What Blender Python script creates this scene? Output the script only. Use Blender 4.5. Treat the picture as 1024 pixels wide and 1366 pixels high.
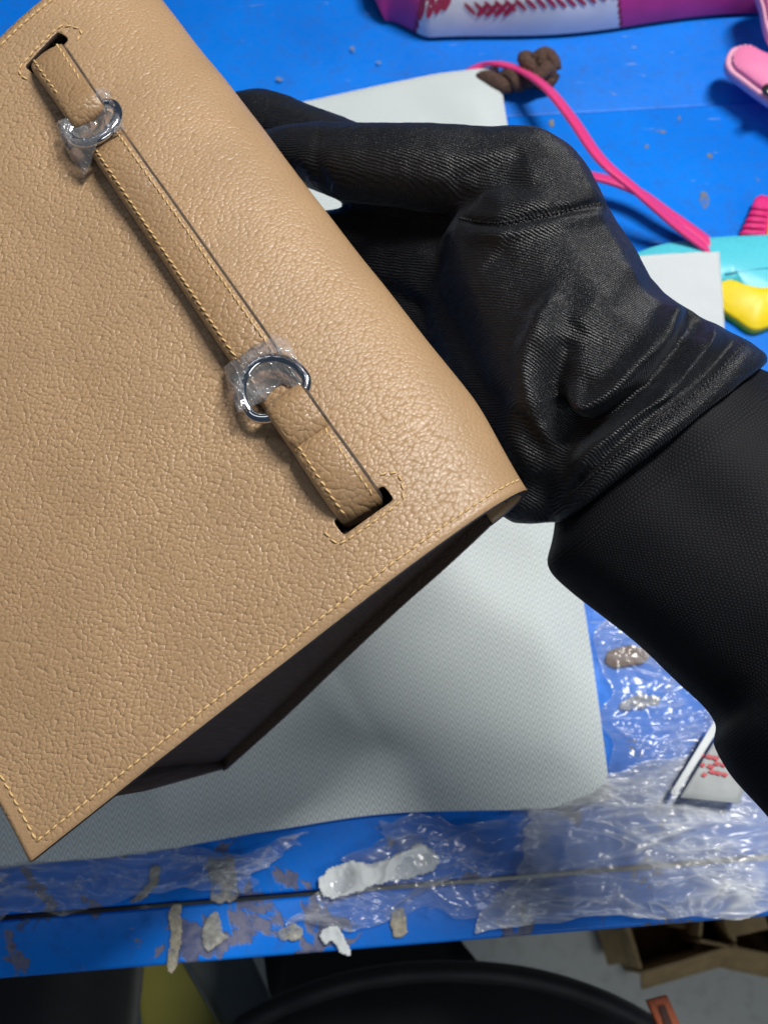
import bpy, bmesh, math, random
import numpy as np
from mathutils import Vector, Matrix, noise
random.seed(7)
for o in list(bpy.data.objects): bpy.data.objects.remove(o, do_unlink=True)
scene = bpy.context.scene
COL = scene.collection
V = Vector
R = math.radians

# ------------------------------------------------------------------ camera
CAM_H = 0.50; PITCH = R(67.0); VFOV = R(56.0)
F = 683.0/math.tan(VFOV/2)
C = V((0, 0, CAM_H))
RT = V((1, 0, 0)); FW = V((0, math.cos(PITCH), -math.sin(PITCH))); UP = V((0, math.sin(PITCH), math.cos(PITCH)))
cam = bpy.data.cameras.new('camera'); camo = bpy.data.objects.new('camera', cam); COL.objects.link(camo)
camo.location = C; camo.rotation_euler = (R(90)-PITCH, 0, 0)
cam.sensor_fit = 'VERTICAL'; cam.sensor_height = 24; cam.lens = 12/math.tan(VFOV/2)
cam.clip_start = 0.01; cam.clip_end = 50
cam.dof.use_dof = True; cam.dof.focus_distance = 0.272; cam.dof.aperture_fstop = 13.5
scene.camera = camo

# ------------------------------------------------------------------ light
w = bpy.data.worlds.new('World'); scene.world = w; w.use_nodes = True
w.node_tree.nodes['Background'].inputs[0].default_value = (0.50, 0.70, 1.0, 1)
w.node_tree.nodes['Background'].inputs[1].default_value = 0.075
def area(name, loc, target, sx, sy, power, col):
    l = bpy.data.lights.new(name, 'AREA'); l.shape = 'RECTANGLE'; l.size = sx; l.size_y = sy; l.energy = power; l.color = col
    o = bpy.data.objects.new(name, l); COL.objects.link(o); o.location = loc
    o.rotation_euler = (V(target)-V(loc)).to_track_quat('-Z', 'Y').to_euler()
    return o
area('tube_or_fill_light', (0.48, 0.54, 1.48), (0.05, 0.2, 0.1), 0.16, 0.55, 28, (1.0, 0.97, 0.93))
area('tube_or_fill_light', (-0.75, 0.75, 1.8), (0.0, 0.2, 0.1), 0.22, 1.1, 2.2, (0.95, 0.97, 1.0))
area('tube_or_fill_light', (0.70, -0.75, 0.95), (0.62, -0.35, -0.75), 0.9, 0.22, 4.5, (0.93, 0.97, 1.0))  # added fill lamp, not a ceiling tube: brightens the floor below the table edge
scene.view_settings.view_transform = 'Standard'; scene.view_settings.look = 'None'
scene.view_settings.exposure = 0; scene.view_settings.gamma = 1
scene.render.engine = 'CYCLES'
scene.cycles.transparent_max_bounces = 10
scene.cycles.max_bounces = 6; scene.cycles.diffuse_bounces = 3; scene.cycles.glossy_bounces = 3
scene.cycles.use_adaptive_sampling = True; scene.cycles.adaptive_threshold = 0.02; scene.cycles.use_denoising = True
scene.cycles.caustics_reflective = False; scene.cycles.caustics_refractive = False

# ------------------------------------------------------------------ geometry helpers
def ray(px, py): return FW + RT*((px-512)/F) + UP*((683-py)/F)
def at(px, py, d): return C + ray(px, py)*d              # a point at a given distance along the view axis
def on(px, py, z=0.0):                                   # a point on a horizontal plane
    r = ray(px, py); return C + r*((z-C.z)/r.z)
def tag(o, label=None, cat=None, group=None, kind=None):
    if label: o['label'] = label
    if cat: o['category'] = cat
    if group: o['group'] = group
    if kind: o['kind'] = kind
    return o
def empty(name, m):
    o = bpy.data.objects.new(name, None); COL.objects.link(o)
    o.empty_display_size = 0.02
    o.matrix_world = m if isinstance(m, Matrix) else Matrix.Translation(V(m)); return o
def mesh(name, verts, faces, mat, parent=None, smooth=True, uvs=None):
    me = bpy.data.meshes.new(name)
    me.from_pydata([tuple(v) for v in verts], [], faces); me.update()
    if uvs is not None:
        ul = me.uv_layers.new(name='UVMap')
        li = np.empty(len(me.loops), dtype=np.int32); me.loops.foreach_get('vertex_index', li)
        ul.data.foreach_set('uv', np.asarray(uvs, dtype=np.float32)[li].ravel())
    o = bpy.data.objects.new(name, me); COL.objects.link(o)
    if mat: me.materials.append(mat)
    if smooth: me.polygons.foreach_set('use_smooth', [True]*len(me.polygons))
    if parent: o.parent = parent
    return o
def local(parent, pts):                                  # world points into a parent's space
    im = parent.matrix_world.inverted(); return [im @ V(p) for p in pts]
def fix_normals(o):
    bm = bmesh.new(); bm.from_mesh(o.data); bmesh.ops.recalc_face_normals(bm, faces=bm.faces); bm.to_mesh(o.data); bm.free()
def crom(pts, n=8, closed=False):
    pts = [V(p) for p in pts]; out = []; N = len(pts)
    rng = range(N) if closed else range(N-1)
    for i in rng:
        g = lambda k: pts[k % N] if closed else pts[max(0, min(N-1, k))]
        p0, p1, p2, p3 = g(i-1), g(i), g(i+1), g(i+2)
        for k in range(n):
            t = k/n
            out.append(0.5*((2*p1)+(p2-p0)*t+(2*p0-5*p1+4*p2-p3)*t*t+(3*p1-p0-3*p2+p3)*t**3))
    if not closed: out.append(pts[-1].copy())
    return out
def interp(x, xs, ys): return float(np.interp(x, xs, ys))
def sstep(a, b, x):
    t = max(0.0, min(1.0, (x-a)/(b-a))); return t*t*(3-2*t)
def bevel_box(name, size, mat, parent=None, bev=0.002, seg=2):
    bm = bmesh.new(); bmesh.ops.create_cube(bm, size=1)
    bmesh.ops.scale(bm, vec=size, verts=bm.verts)
    bmesh.ops.bevel(bm, geom=bm.edges[:], offset=bev, segments=seg, profile=0.5, affect='EDGES')
    me = bpy.data.meshes.new(name); bm.to_mesh(me); bm.free(); me.materials.append(mat)
    me.polygons.foreach_set('use_smooth', [True]*len(me.polygons))
    o = bpy.data.objects.new(name, me); COL.objects.link(o)
    if parent: o.parent = parent
    return o
def slab(name, pts, th, mat, parent=None, round_=0.0015, crown=0.0, rings=4):
    """closed outline (in order, counter-clockwise or not) turned into a rounded, slightly domed plate standing on its outline"""
    n = len(pts); c = sum((V(p) for p in pts), V())/n
    verts = []; faces = []
    size = max((V(p)-c).length for p in pts)
    prof = [(0.0, 0.0), (0.0, th-round_), (round_*0.3, th-round_*0.3), (round_, th)]
    for k in range(1, rings+1):
        f = k/(rings+1)
        prof.append((round_+(size-round_)*f, th+crown*(1-(1-f)**2)))
    for ins, z in prof:
        s = 1-ins/size
        for p in pts: verts.append(c+(V(p)-c)*s+V((0, 0, z)))
    for k in range(len(prof)-1):
        for i in range(n):
            j = (i+1) % n; faces.append((k*n+i, k*n+j, (k+1)*n+j, (k+1)*n+i))
    top = len(verts); verts.append(c+V((0, 0, th+crown))); b = (len(prof)-1)*n
    for i in range(n): faces.append((b+i, b+(i+1) % n, top))
    bot = len(verts); verts.append(c)
    for i in range(n): faces.append(((i+1) % n, i, bot))
    if parent: verts = local(parent, verts)
    o = mesh(name, verts, faces, mat, parent); fix_normals(o); return o
def tube(name, path, rad, mat, parent=None, seg=10, cap=True, closed=False):
    path = [V(p) for p in path]; n = len(path)
    if not callable(rad): r0 = rad; rad = lambda t: r0
    verts = []; faces = []; nrm = None
    for i, p in enumerate(path):
        a = path[(i-1) % n] if closed else path[max(0, i-1)]; b = path[(i+1) % n] if closed else path[min(n-1, i+1)]
        t = (b-a).normalized()
        if nrm is None: nrm = t.orthogonal().normalized()
        nrm = (nrm-t*nrm.dot(t)).normalized(); bi = t.cross(nrm)
        for k in range(seg):
            an = 2*math.pi*k/seg; verts.append(p+(nrm*math.cos(an)+bi*math.sin(an))*rad(i/max(1, n-1)))
    m = n if closed else n-1
    for i in range(m):
        for k in range(seg):
            l = (k+1) % seg; j = (i+1) % n
            faces.append((i*seg+k, i*seg+l, j*seg+l, j*seg+k))
    if cap and not closed:
        faces.append(tuple(range(seg))[::-1]); faces.append(tuple((n-1)*seg+k for k in range(seg)))
    if parent is not None and parent is not False: pass
    o = mesh(name, verts, faces, mat, parent or None); fix_normals(o); return o
def loft(name, rings, mat, parent=None, uvs=None, cap=True):
    """rings: lists of points of equal length (closed sections)"""
    s = len(rings[0]); verts = [p for r in rings for p in r]; faces = []
    for i in range(len(rings)-1):
        for k in range(s):
            l = (k+1) % s; faces.append((i*s+k, i*s+l, (i+1)*s+l, (i+1)*s+k))
    if cap:
        faces.append(tuple(range(s))[::-1]); faces.append(tuple((len(rings)-1)*s+k for k in range(s)))
    o = mesh(name, verts, faces, mat, parent, uvs=uvs); fix_normals(o); return o
def sheet(name, fn, nu, nv, mat, parent=None, thick=0.0, uvscale=None):
    verts = []; faces = []; uv = []
    for j in range(nv+1):
        for i in range(nu+1):
            verts.append(fn(i/nu, j/nv)); uv.append((i/nu, j/nv))
    if parent: verts = local(parent, verts)
    for j in range(nv):
        for i in range(nu):
            a = j*(nu+1)+i; faces.append((a, a+1, a+nu+2, a+nu+1))
    o = mesh(name, verts, faces, mat, parent, uvs=uv)
    if thick:
        m = o.modifiers.new('thickness', 'SOLIDIFY'); m.thickness = thick; m.offset = 0
    return o
def bake(o):
    dg = bpy.context.evaluated_depsgraph_get(); dg.update()
    me = bpy.data.meshes.new_from_object(o.evaluated_get(dg)); old = o.data
    o.modifiers.clear(); o.data = me; me.name = o.name; return o
def nz(p, s=1.0, off=0.0): return noise.noise(V((p[0]*s+off, p[1]*s-off, (p[2] if len(p) > 2 else 0)*s+off*0.7)))
def fbm(p, s=1.0, off=0.0, oct_=3):
    return sum(nz(p, s*2**k, off+k*13.1)/2**k for k in range(oct_))

# ------------------------------------------------------------------ material helpers
class M:
    def __init__(self, name):
        self.m = bpy.data.materials.new(name); self.m.use_nodes = True
        self.t = self.m.node_tree; self.b = self.t.nodes['Principled BSDF']; self.out = self.t.nodes['Material Output']
    def n(self, typ, **kw):
        nd = self.t.nodes.new(typ)
        for k, v in kw.items():
            if k == 'inp':
                for a, b in v.items():
                    if hasattr(b, 'is_output'): self.t.links.new(b, nd.inputs[a])
                    else: nd.inputs[a].default_value = b
            else: setattr(nd, k, v)
        return nd
    def link(self, a, b): self.t.links.new(a, b)
    def set(self, **kw):
        for k, v in kw.items():
            s = self.b.inputs[k.replace('_', ' ')]
            if hasattr(v, 'is_output'): self.link(v, s)
            else: s.default_value = v
    def coord(self, kind='Object', scale=(1, 1, 1), rot=(0, 0, 0)):
        tc = self.n('ShaderNodeTexCoord'); mp = self.n('ShaderNodeMapping', inp={'Vector': tc.outputs[kind], 'Scale': scale, 'Rotation': rot}); return mp.outputs[0]
    def noise(self, vec, scale, detail=3, rough=0.5, dist=0.0):
        return self.n('ShaderNodeTexNoise', inp={'Vector': vec, 'Scale': scale, 'Detail': detail, 'Roughness': rough, 'Distortion': dist})
    def math(self, op, a, b=0.0, c=0.0, clamp=False):
        nd = self.n('ShaderNodeMath', operation=op, use_clamp=clamp)
        for i, x in enumerate((a, b, c)):
            if hasattr(x, 'is_output'): self.link(x, nd.inputs[i])
            else: nd.inputs[i].default_value = x
        return nd.outputs[0]
    def ramp(self, fac, stops, interp='LINEAR'):
        nd = self.n('ShaderNodeValToRGB', inp={'Fac': fac}); cr = nd.color_ramp; cr.interpolation = interp
        while len(cr.elements) < len(stops): cr.elements.new(0.5)
        for e, (p, c) in zip(cr.elements, stops):
            e.position = p; e.color = c if hasattr(c, '__len__') and len(c) == 4 else ((*c, 1) if hasattr(c, '__len__') else (c, c, c, 1))
        return nd.outputs[0]
    def mix(self, fac, a, b, mode='MIX'):
        nd = self.n('ShaderNodeMix', data_type='RGBA', blend_type=mode)
        for s, x in ((nd.inputs[0], fac), (nd.inputs[6], a), (nd.inputs[7], b)):
            if hasattr(x, 'is_output'): self.link(x, s)
            elif hasattr(x, '__len__'): s.default_value = (*x, 1) if len(x) == 3 else x
            else: s.default_value = x
        return nd.outputs[2]
    def bump(self, h, strength=0.5, dist=0.001, normal=None):
        nd = self.n('ShaderNodeBump', inp={'Height': h, 'Strength': strength, 'Distance': dist})
        if normal: self.link(normal, nd.inputs['Normal'])
        self.link(nd.outputs[0], self.b.inputs['Normal']); return nd.outputs[0]
def rgb(r, g, b):
    f = lambda c: c/12.92 if c <= 0.04045 else ((c+0.055)/1.055)**2.4
    return (f(r/255), f(g/255), f(b/255))

def mat_leather(name, base, cell=0.00112, strength=0.45, rough=0.44, kind='Object'):
    m = M(name); co = m.coord(kind)
    wn = m.n('ShaderNodeTexNoise', noise_dimensions='2D', inp={'Vector': co, 'Scale': 150, 'Detail': 2, 'Roughness': 0.6})
    wv = m.n('ShaderNodeVectorMath', operation='SUBTRACT', inp={0: wn.outputs['Color'], 1: (0.5, 0.5, 0.5)})
    wv = m.n('ShaderNodeVectorMath', operation='SCALE', inp={0: wv.outputs[0], 'Scale': 0.0024})
    cv = m.n('ShaderNodeVectorMath', operation='ADD', inp={0: co, 1: wv.outputs[0]}).outputs[0]
    mp = m.n('ShaderNodeMapping', inp={'Vector': cv, 'Rotation': (0, 0, R(52)), 'Scale': (1.0, 0.82, 1.0)})
    ed = m.n('ShaderNodeTexVoronoi', voronoi_dimensions='2D', feature='DISTANCE_TO_EDGE', inp={'Vector': mp.outputs[0], 'Scale': 1/cell, 'Randomness': 0.85})
    big = m.n('ShaderNodeTexNoise', noise_dimensions='2D', inp={'Vector': co, 'Scale': 38, 'Detail': 1}); mid = m.n('ShaderNodeTexNoise', noise_dimensions='2D', inp={'Vector': co, 'Scale': 900, 'Detail': 2})
    f1 = m.n('ShaderNodeTexVoronoi', voronoi_dimensions='2D', feature='SMOOTH_F1', inp={'Vector': mp.outputs[0], 'Scale': 1/cell, 'Smoothness': 0.12, 'Randomness': 0.85})
    h = m.math('MULTIPLY', m.math('POWER', f1.outputs['Distance'], 2.6), -2.2)
    h = m.math('MULTIPLY_ADD', mid.outputs[0], 0.22, h)
    depth = m.math('MULTIPLY_ADD', big.outputs[0], 0.8, 0.6)
    h = m.math('MULTIPLY', h, depth)
    if kind == 'UV':          # the pressed margin outside the stitching is nearly smooth
        sp = m.n('ShaderNodeSeparateXYZ', inp={0: co}); sl = (pB.x/WY)
        ex = m.math('MULTIPLY_ADD', sp.outputs['Y'], -sl, sp.outputs['X'])
        h = m.math('MULTIPLY', h, m.n('ShaderNodeMapRange', inp={'Value': ex, 'From Min': 0.0018, 'From Max': 0.0045, 'To Min': 0.25, 'To Max': 1.0}).outputs[0])
        h = m.math('MULTIPLY', h, m.n('ShaderNodeMapRange', inp={'Value': sp.outputs['Y'], 'From Min': 0.020, 'From Max': 0.075, 'To Min': 0.35, 'To Max': 1.0}).outputs[0])
        h = m.math('MULTIPLY', h, m.n('ShaderNodeMapRange', inp={'Value': sp.outputs['Y'], 'From Min': S_TOT-0.0025, 'From Max': S_TOT-0.0055, 'To Min': 0.25, 'To Max': 1.0}).outputs[0])
    m.bump(h, strength, 0.00055)
    tint = m.ramp(big.outputs[0], [(0.3, [c*0.95 for c in base]), (0.7, [c*1.05 for c in base])])
    crease = m.ramp(ed.outputs['Distance'], [(0.0, 0.88), (0.08, 1.0)])
    m.set(Base_Color=m.mix(1.0, tint, crease, 'MULTIPLY'), Roughness=m.ramp(mid.outputs[0], [(0.3, rough-0.05), (0.7, rough+0.1)]))
    m.b.inputs['Specular IOR Level'].default_value = 0.5
    return m.m
TAN = rgb(163, 133, 99)
panel_leather = mat_leather('shaded_tan_panel_leather', rgb(62, 44, 30))  # tan leather with the shade behind the flap painted into its colour
strap_leather = mat_leather('tan_strap_leather', rgb(150, 120, 86), 0.0012, 0.36, 0.42)
shaded_leather = mat_leather('shaded_tan_body_leather', rgb(66, 46, 31), 0.0020, 0.3, 0.75)  # same tan leather, darkened in colour to hold the shade on the bag's side
def simple(name, col, rough=0.5, metal=0.0, nscale=None, bump=0.0, bdist=0.0005, var=0.12, sheen=0.0):
    m = M(name); co = m.coord('Object')
    nn = m.noise(co, nscale or 200, 4)
    m.set(Base_Color=m.ramp(nn.outputs[0], [(0.3, [c*(1-var) for c in col]), (0.7, [c*(1+var) for c in col])]), Roughness=rough, Metallic=metal)
    if bump: m.bump(nn.outputs[0], bump, bdist)
    if sheen: m.b.inputs['Sheen Weight'].default_value = sheen
    return m.m
thread = simple('ochre_thread', rgb(205, 172, 118), 0.6, nscale=4000, bump=0.3, bdist=0.0002)
edge_paint = simple('edge_paint', rgb(44, 33, 25), 0.55, nscale=700, var=0.2, bump=0.15)
edge_light = simple('raw_edge', rgb(178, 148, 112), 0.4, nscale=900, var=0.1, bump=0.2)
edge_dark = simple('grey_edge_paint', rgb(74, 66, 58), 0.18, nscale=500, var=0.3, bump=0.2)
steel = simple('polished_steel', (0.62, 0.64, 0.68), 0.14, 1.0, nscale=900, var=0.08)
# ------------------------------------------------------------------ work table
table_mat = M('worn_blue_paint')
def build_table_mat():
    m = table_mat; co = m.coord('Object')
    n1 = m.noise(co, 7, 4); n2 = m.noise(co, 26, 6, 0.62, 0.4); n3 = m.noise(co, 120, 5, 0.6); n4 = m.noise(m.coord('Object', (1, 5, 1), (0, 0, 0.5)), 40, 5, 0.65, 0.8)
    blue = m.ramp(n1.outputs[0], [(0.3, rgb(0, 104, 206)), (0.7, rgb(0, 124, 234))])
    blue = m.mix(m.ramp(n3.outputs[0], [(0.5, 0.0), (0.75, 0.35)]), blue, rgb(30, 70, 140))
    sep = m.n('ShaderNodeSeparateXYZ', inp={0: co})
    # grime is thickest along the front of the table where the work is done
    front = m.n('ShaderNodeMapRange', inp={'Value': sep.outputs['Y'], 'From Min': 0.22, 'From Max': 0.02, 'To Min': -0.11, 'To Max': 0.05}).outputs[0]
    g = m.math('ADD', n2.outputs[0], front)
    g = m.math('MULTIPLY_ADD', n3.outputs[0], 0.10, g)
    chip = m.ramp(g, [(0.664, 0.0), (0.682, 1.0)])
    dirtcol = m.ramp(n3.outputs[0], [(0.35, rgb(74, 66, 62)), (0.6, rgb(128, 118, 108)), (0.75, rgb(96, 80, 66))])
    col = m.mix(m.math('MULTIPLY', chip, 0.8), blue, dirtcol)
    scr = m.ramp(n4.outputs[0], [(0.675, 0.0), (0.69, 0.5)])
    col = m.mix(scr, col, rgb(150, 165, 190))
    m.set(Base_Color=col, Roughness=m.ramp(n3.outputs[0], [(0.3, 0.34), (0.7, 0.55)]))
    m.b.inputs['Specular IOR Level'].default_value = 0.3
    h = m.math('MULTIPLY_ADD', chip, -0.8, m.math('MULTIPLY', n3.outputs[0], 0.35))
    m.bump(h, 0.5, 0.0008)
build_table_mat(); table_mat = table_mat.m

E0 = on(0, 1305); E1 = on(1024, 1222)
ang = math.atan2(E1.y-E0.y, E1.x-E0.x)
TM = Matrix.Translation((E0+E1)/2) @ Matrix.Rotation(ang, 4, 'Z')
table = empty('work_table', TM)
tag(table, 'worn blue painted work table under the bag and cloths', 'table')
TMi = TM.inverted()
def tl(px, py): return TMi @ on(px, py)
g0 = (tl(0, 1228).y+tl(420, 1187).y)/2
s0 = (tl(690, 176).y+tl(1024, 112).y)/2
def board(y0, y1, th, x0=-0.75, x1=0.75, z=0.0):
    o = bevel_box('board', (x1-x0, y1-y0, th), table_mat, table, 0.0018, 3)
    o.data.transform(Matrix.Translation(((x0+x1)/2, (y0+y1)/2, z-th/2))); return o
board(0.0, g0-0.0012, 0.042, z=-0.0006)
board(g0+0.0012, s0-0.0006, 0.030)
board(s0+0.0006, s0+0.75, 0.030, z=-0.0022)
sub = bevel_box('under_frame', (1.44, s0+0.6, 0.03), simple('dark_frame', rgb(24, 26, 32), 0.6), table)
sub.location = (0, (s0+0.6)/2+0.03, -0.0475)

# ------------------------------------------------------------------ floor
tile = M('pale_floor')
def _f():
    m = tile; co = m.coord('Object'); n = m.noise(co, 5, 5); n3 = m.noise(co, 60, 4)
    m.set(Base_Color=m.mix(m.ramp(n3.outputs[0], [(0.5, 0.0), (0.8, 0.4)]), m.ramp(n.outputs[0], [(0.3, rgb(196, 198, 190)), (0.7, rgb(216, 218, 210))]), rgb(150, 148, 140)), Roughness=0.35)
_f()
fl = bevel_box('floor', (6, 6, 0.1), tile.m); fl.location = (0, 0.5, -0.80); tag(fl, kind='structure')

# ------------------------------------------------------------------ white herringbone dust bag
def mat_herring(name, base, dark, period=0.0062, pitch=0.00145, rot=0.0):
    m = M(name); co = m.coord('Object', rot=(0, 0, rot))
    sep = m.n('ShaderNodeSeparateXYZ', inp={0: co})
    wob = m.noise(co, 30, 2)
    x = m.math('MULTIPLY_ADD', wob.outputs[0], 0.002, sep.outputs['X'])
    pp = m.math('PINGPONG', x, period/2)
    yy = m.math('MULTIPLY_ADD', pp, 2.1, sep.outputs['Y'])
    ph = m.math('MULTIPLY', yy, 2*math.pi/pitch)
    s = m.math('SINE', ph)
    fine = m.noise(co, 1800, 2)
    s2 = m.math('MULTIPLY_ADD', fine.outputs[0], 0.8, s)
    big = m.noise(co, 14, 3)
    b = m.ramp(big.outputs[0], [(0.3, [c*0.95 for c in base]), (0.7, base)])
    col = m.mix(m.ramp(s2, [(0.0, 0.75), (0.9, 0.0)]), b, dark)
    m.set(Base_Color=col, Roughness=0.85)
    m.b.inputs['Sheen Weight'].default_value = 0.15
    m.bump(s2, 0.35, 0.00025)
    return m.m
herring = mat_herring('white_herringbone_cotton', rgb(218, 226, 224), rgb(158, 170, 177), 0.0062, 0.0034)

def cloth(name, corners, th, mat, parent, nu=60, nv=90, amp=0.003, sc=14, off=0.0, extra=None, bow=0.004, edge=0.006):
    a, b, c, d = [V(p) for p in corners]     # a near-left, b near-right, c far-right, d far-left
    verts = []; faces = []
    W = (b-a).length; H = (d-a).length
    for side in (1, 0):
        for j in range(nv+1):
            for i in range(nu+1):
                u = i/nu; v = j/nv
                p = a*(1-u)*(1-v)+b*u*(1-v)+c*u*v+d*(1-u)*v
                p.x += bow*nz((v*3.1, u*1.3, off), 1, off+3)*(1 if 0.001 < u else 1)
                p.y += bow*nz((u*3.7, v*1.1, off), 1, off+9)
                e = min(u*W, (1-u)*W, v*H, (1-v)*H)
                prof = math.sqrt(max(0.0, 1-(1-min(1, e/edge))**2))
                wave = amp*(0.55+fbm((p.x, p.y, 0), sc, off, 2))*sstep(0.0, 0.03, e)
                if extra: wave += extra(p)*sstep(0, 0.03, e)
                wave = max(0.0, wave)
                z = 0.0012 + (th*prof*0.5+th*0.5+wave if side else th*0.5*(1-prof)+wave*0.0)
                verts.append(V((p.x, p.y, z)))
    N = (nu+1)*(nv+1)
    for j in range(nv):
        for i in range(nu):
            q = j*(nu+1)+i; faces.append((q, q+1, q+nu+2, q+nu+1)); faces.append((N+q, N+q+nu+1, N+q+nu+2, N+q+1))
    rim = [i for i in range(nu)]+[j*(nu+1)+nu for j in range(nv)]+[nv*(nu+1)+i for i in range(nu, 0, -1)]+[j*(nu+1) for j in range(nv, 0, -1)]
    for k in range(len(rim)):
        p, q = rim[k], rim[(k+1) % len(rim)]; faces.append((p, N+p, N+q, q))
    o = mesh(name, local(parent, verts), faces, mat, parent); fix_normals(o); return o
dbA = on(-190, 1172); dbB = on(812, 1062); dbC = on(671, 90); dbD = on(140, 196)
dm = Matrix.Translation((dbA+dbB)/2) @ Matrix.Rotation(math.atan2(dbB.y-dbA.y, dbB.x-dbA.x), 4, 'Z')
dust = empty('dust_bag', dm)
tag(dust, 'large white herringbone cotton dust bag lying flat on the blue table', 'dust bag')
def folds(p):
    f = 0.0
    for (x0, y0, x1, y1, wd, am) in ((560, 760, 800, 900, 0.022, 0.007), (330, 1010, 812, 1010, 0.016, 0.004), (640, 700, 810, 760, 0.02, 0.006), (560, 105, 668, 190, 0.02, 0.004)):
        a = on(x0, y0); b = on(x1, y1); ab = b-a; t = max(0, min(1, (p-a).dot(ab)/ab.length_squared)); dd = (p-(a+ab*t)); dd.z = 0
        f += am*math.exp(-(dd.length/wd)**2)
    return f
cloth('fabric', (dbA, dbB, dbC, dbD), 0.0055, herring, dust, 90, 110, 0.004, 9, 2.0, folds, bow=0.006)
brown_cord = simple('brown_cord', rgb(84, 62, 52), 0.85, nscale=650, bump=1.0, bdist=0.002, var=0.5)
def L(parent, pts): return local(parent, pts)
kz = 0.008
ct = crom([on(640, 112, .004), on(676, 108, kz), on(694, 106, kz+.002), on(708, 100, kz+.003)], 8)
for s in (-1, 1):
    path = []
    for i, p in enumerate(ct):
        a = i*0.45+(0 if s > 0 else math.pi); path.append(p+V((0, math.cos(a)*0.0042, math.sin(a)*0.0035)))
    tube('cord', L(dust, path), 0.0046, brown_cord, dust, 10)
k0 = on(716, 92, 0.012)
kn = [k0+V(((0.0085+0.0035*math.cos(3*t))*math.cos(2*t), (0.0085+0.0035*math.cos(3*t))*math.sin(2*t), 0.006*math.sin(3*t))) for t in np.linspace(0, 2*math.pi, 60, endpoint=False)]
tube('knot', L(dust, kn), 0.0046, brown_cord, dust, 10, closed=True)
tube('cord_end', L(dust, crom([on(722, 88, .014), on(722, 76, .018), on(727, 70, .014)], 6)), 0.0042, brown_cord, dust, 10)
tube('cord_end', L(dust, crom([on(722, 92, .014), on(732, 94, .014), on(737, 104, .008)], 6)), 0.004, brown_cord, dust, 10)

# second white cloth, under the glove on the right
cB = [on(800, 470), on(966, 462), on(958, 337, .012), on(820, 352, .012)]
d2 = empty('cotton_cloth', Matrix.Translation(cB[0])); tag(d2, 'corner of white cotton cloth lying over the turquoise charm, behind the glove', 'cloth')
# built after the charm it lies on (see below)

# ------------------------------------------------------------------ the tan bag
A = at(700, 636, 0.262); B = at(35, 1152, 0.258); D = at(142, -90, 0.318)
bx = (D-A).normalized(); by = (B-A); by = (by-bx*by.dot(bx)).normalized(); bz = bx.cross(by)
BM = Matrix(((bx.x, by.x, bz.x, A.x), (bx.y, by.y, bz.y, A.y), (bx.z, by.z, bz.z, A.z), (0, 0, 0, 1)))
BI = BM.inverted()
def loc(px, py, z=0.0):                     # picture point on the bag's own plane, in bag coordinates
    o_ = BI @ C; r_ = BI.to_3x3() @ ray(px, py); return o_ + r_*((z-o_.z)/r_.z)
bag = empty('clutch_bag', BM)
tag(bag, 'tan grained leather clutch bag with strap and two rings, held by the black glove', 'bag')
LX = (D-A).length; 
nearE = lambda y: 0.0
RF = 0.0125
pB = loc(35, 1152); WY = pB.y
print('bag', LX, WY, 'B', pB, 'slot2', loc(450, 702), loc(517, 656), 'slot1', loc(42, 95), loc(86, 45), 'far', loc(0, 54), loc(53, 0), 'A', loc(700, 636), 'mid', loc(370, 892))

x_far0 = loc(53, 0); x_far1 = loc(0, 54)
def near_x(y): return pB.x*(y/WY)
def far_x(y):
    t = (y-x_far0.y)/(x_far1.y-x_far0.y); return x_far0.x+(x_far1.x-x_far0.x)*t
TH = 0.0024
YC = 0.052; ZC = 0.021                     # the fold eases in over 5 cm and turns over a rounded ridge
def zfront(y):
    base_ = 0.0012*math.sin(math.pi*min(1, max(0, y)/WY))-0.0024*sstep(0.10, 0.20, y)
    if y >= YC: return base_
    t = 1-max(0.0, y)/YC
    return base_-ZC*(1-(1-t**2.3)**0.5)
_pts = []
for k in range(40): _pts.append((0.0135-(0.0135-0.012)*k/39, -0.0298-0.0002*k/39))
for k in range(1, 30):
    a_ = math.pi/2*k/30; _pts.append((0.012-0.012*math.sin(a_), -ZC-0.009*math.cos(a_)))
for k in range(200):
    t_ = (k/199); y_ = WY*t_**1.8; _pts.append((y_, zfront(y_)))
_arr = np.array(_pts); _len = np.concatenate([[0], np.cumsum(np.hypot(*np.diff(_arr, axis=0).T))])
S_TOT_ = _len[-1]
def prof(s):
    y = float(np.interp(s, _len, _arr[:, 0])); z = float(np.interp(s, _len, _arr[:, 1])); e = 0.0006
    y0 = np.interp(s-e, _len, _arr[:, 0]); y1 = np.interp(s+e, _len, _arr[:, 0]); z0 = np.interp(s-e, _len, _arr[:, 1]); z1 = np.interp(s+e, _len, _arr[:, 1])
    ty, tz_ = y1-y0, z1-z0; l = math.hypot(ty, tz_) or 1
    return (y, z, -tz_/l, ty/l)
S_TOT = S_TOT_
leather = mat_leather('tan_grained_leather', TAN, kind='UV')
def bul(x): return 0.0012+0.0036*sstep(-0.004, 0.035, x)-0.0008*sstep(0.12, 0.22, x)
def wgt(y): return 1-sstep(0.0, 0.055, max(0.0, y))
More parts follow.
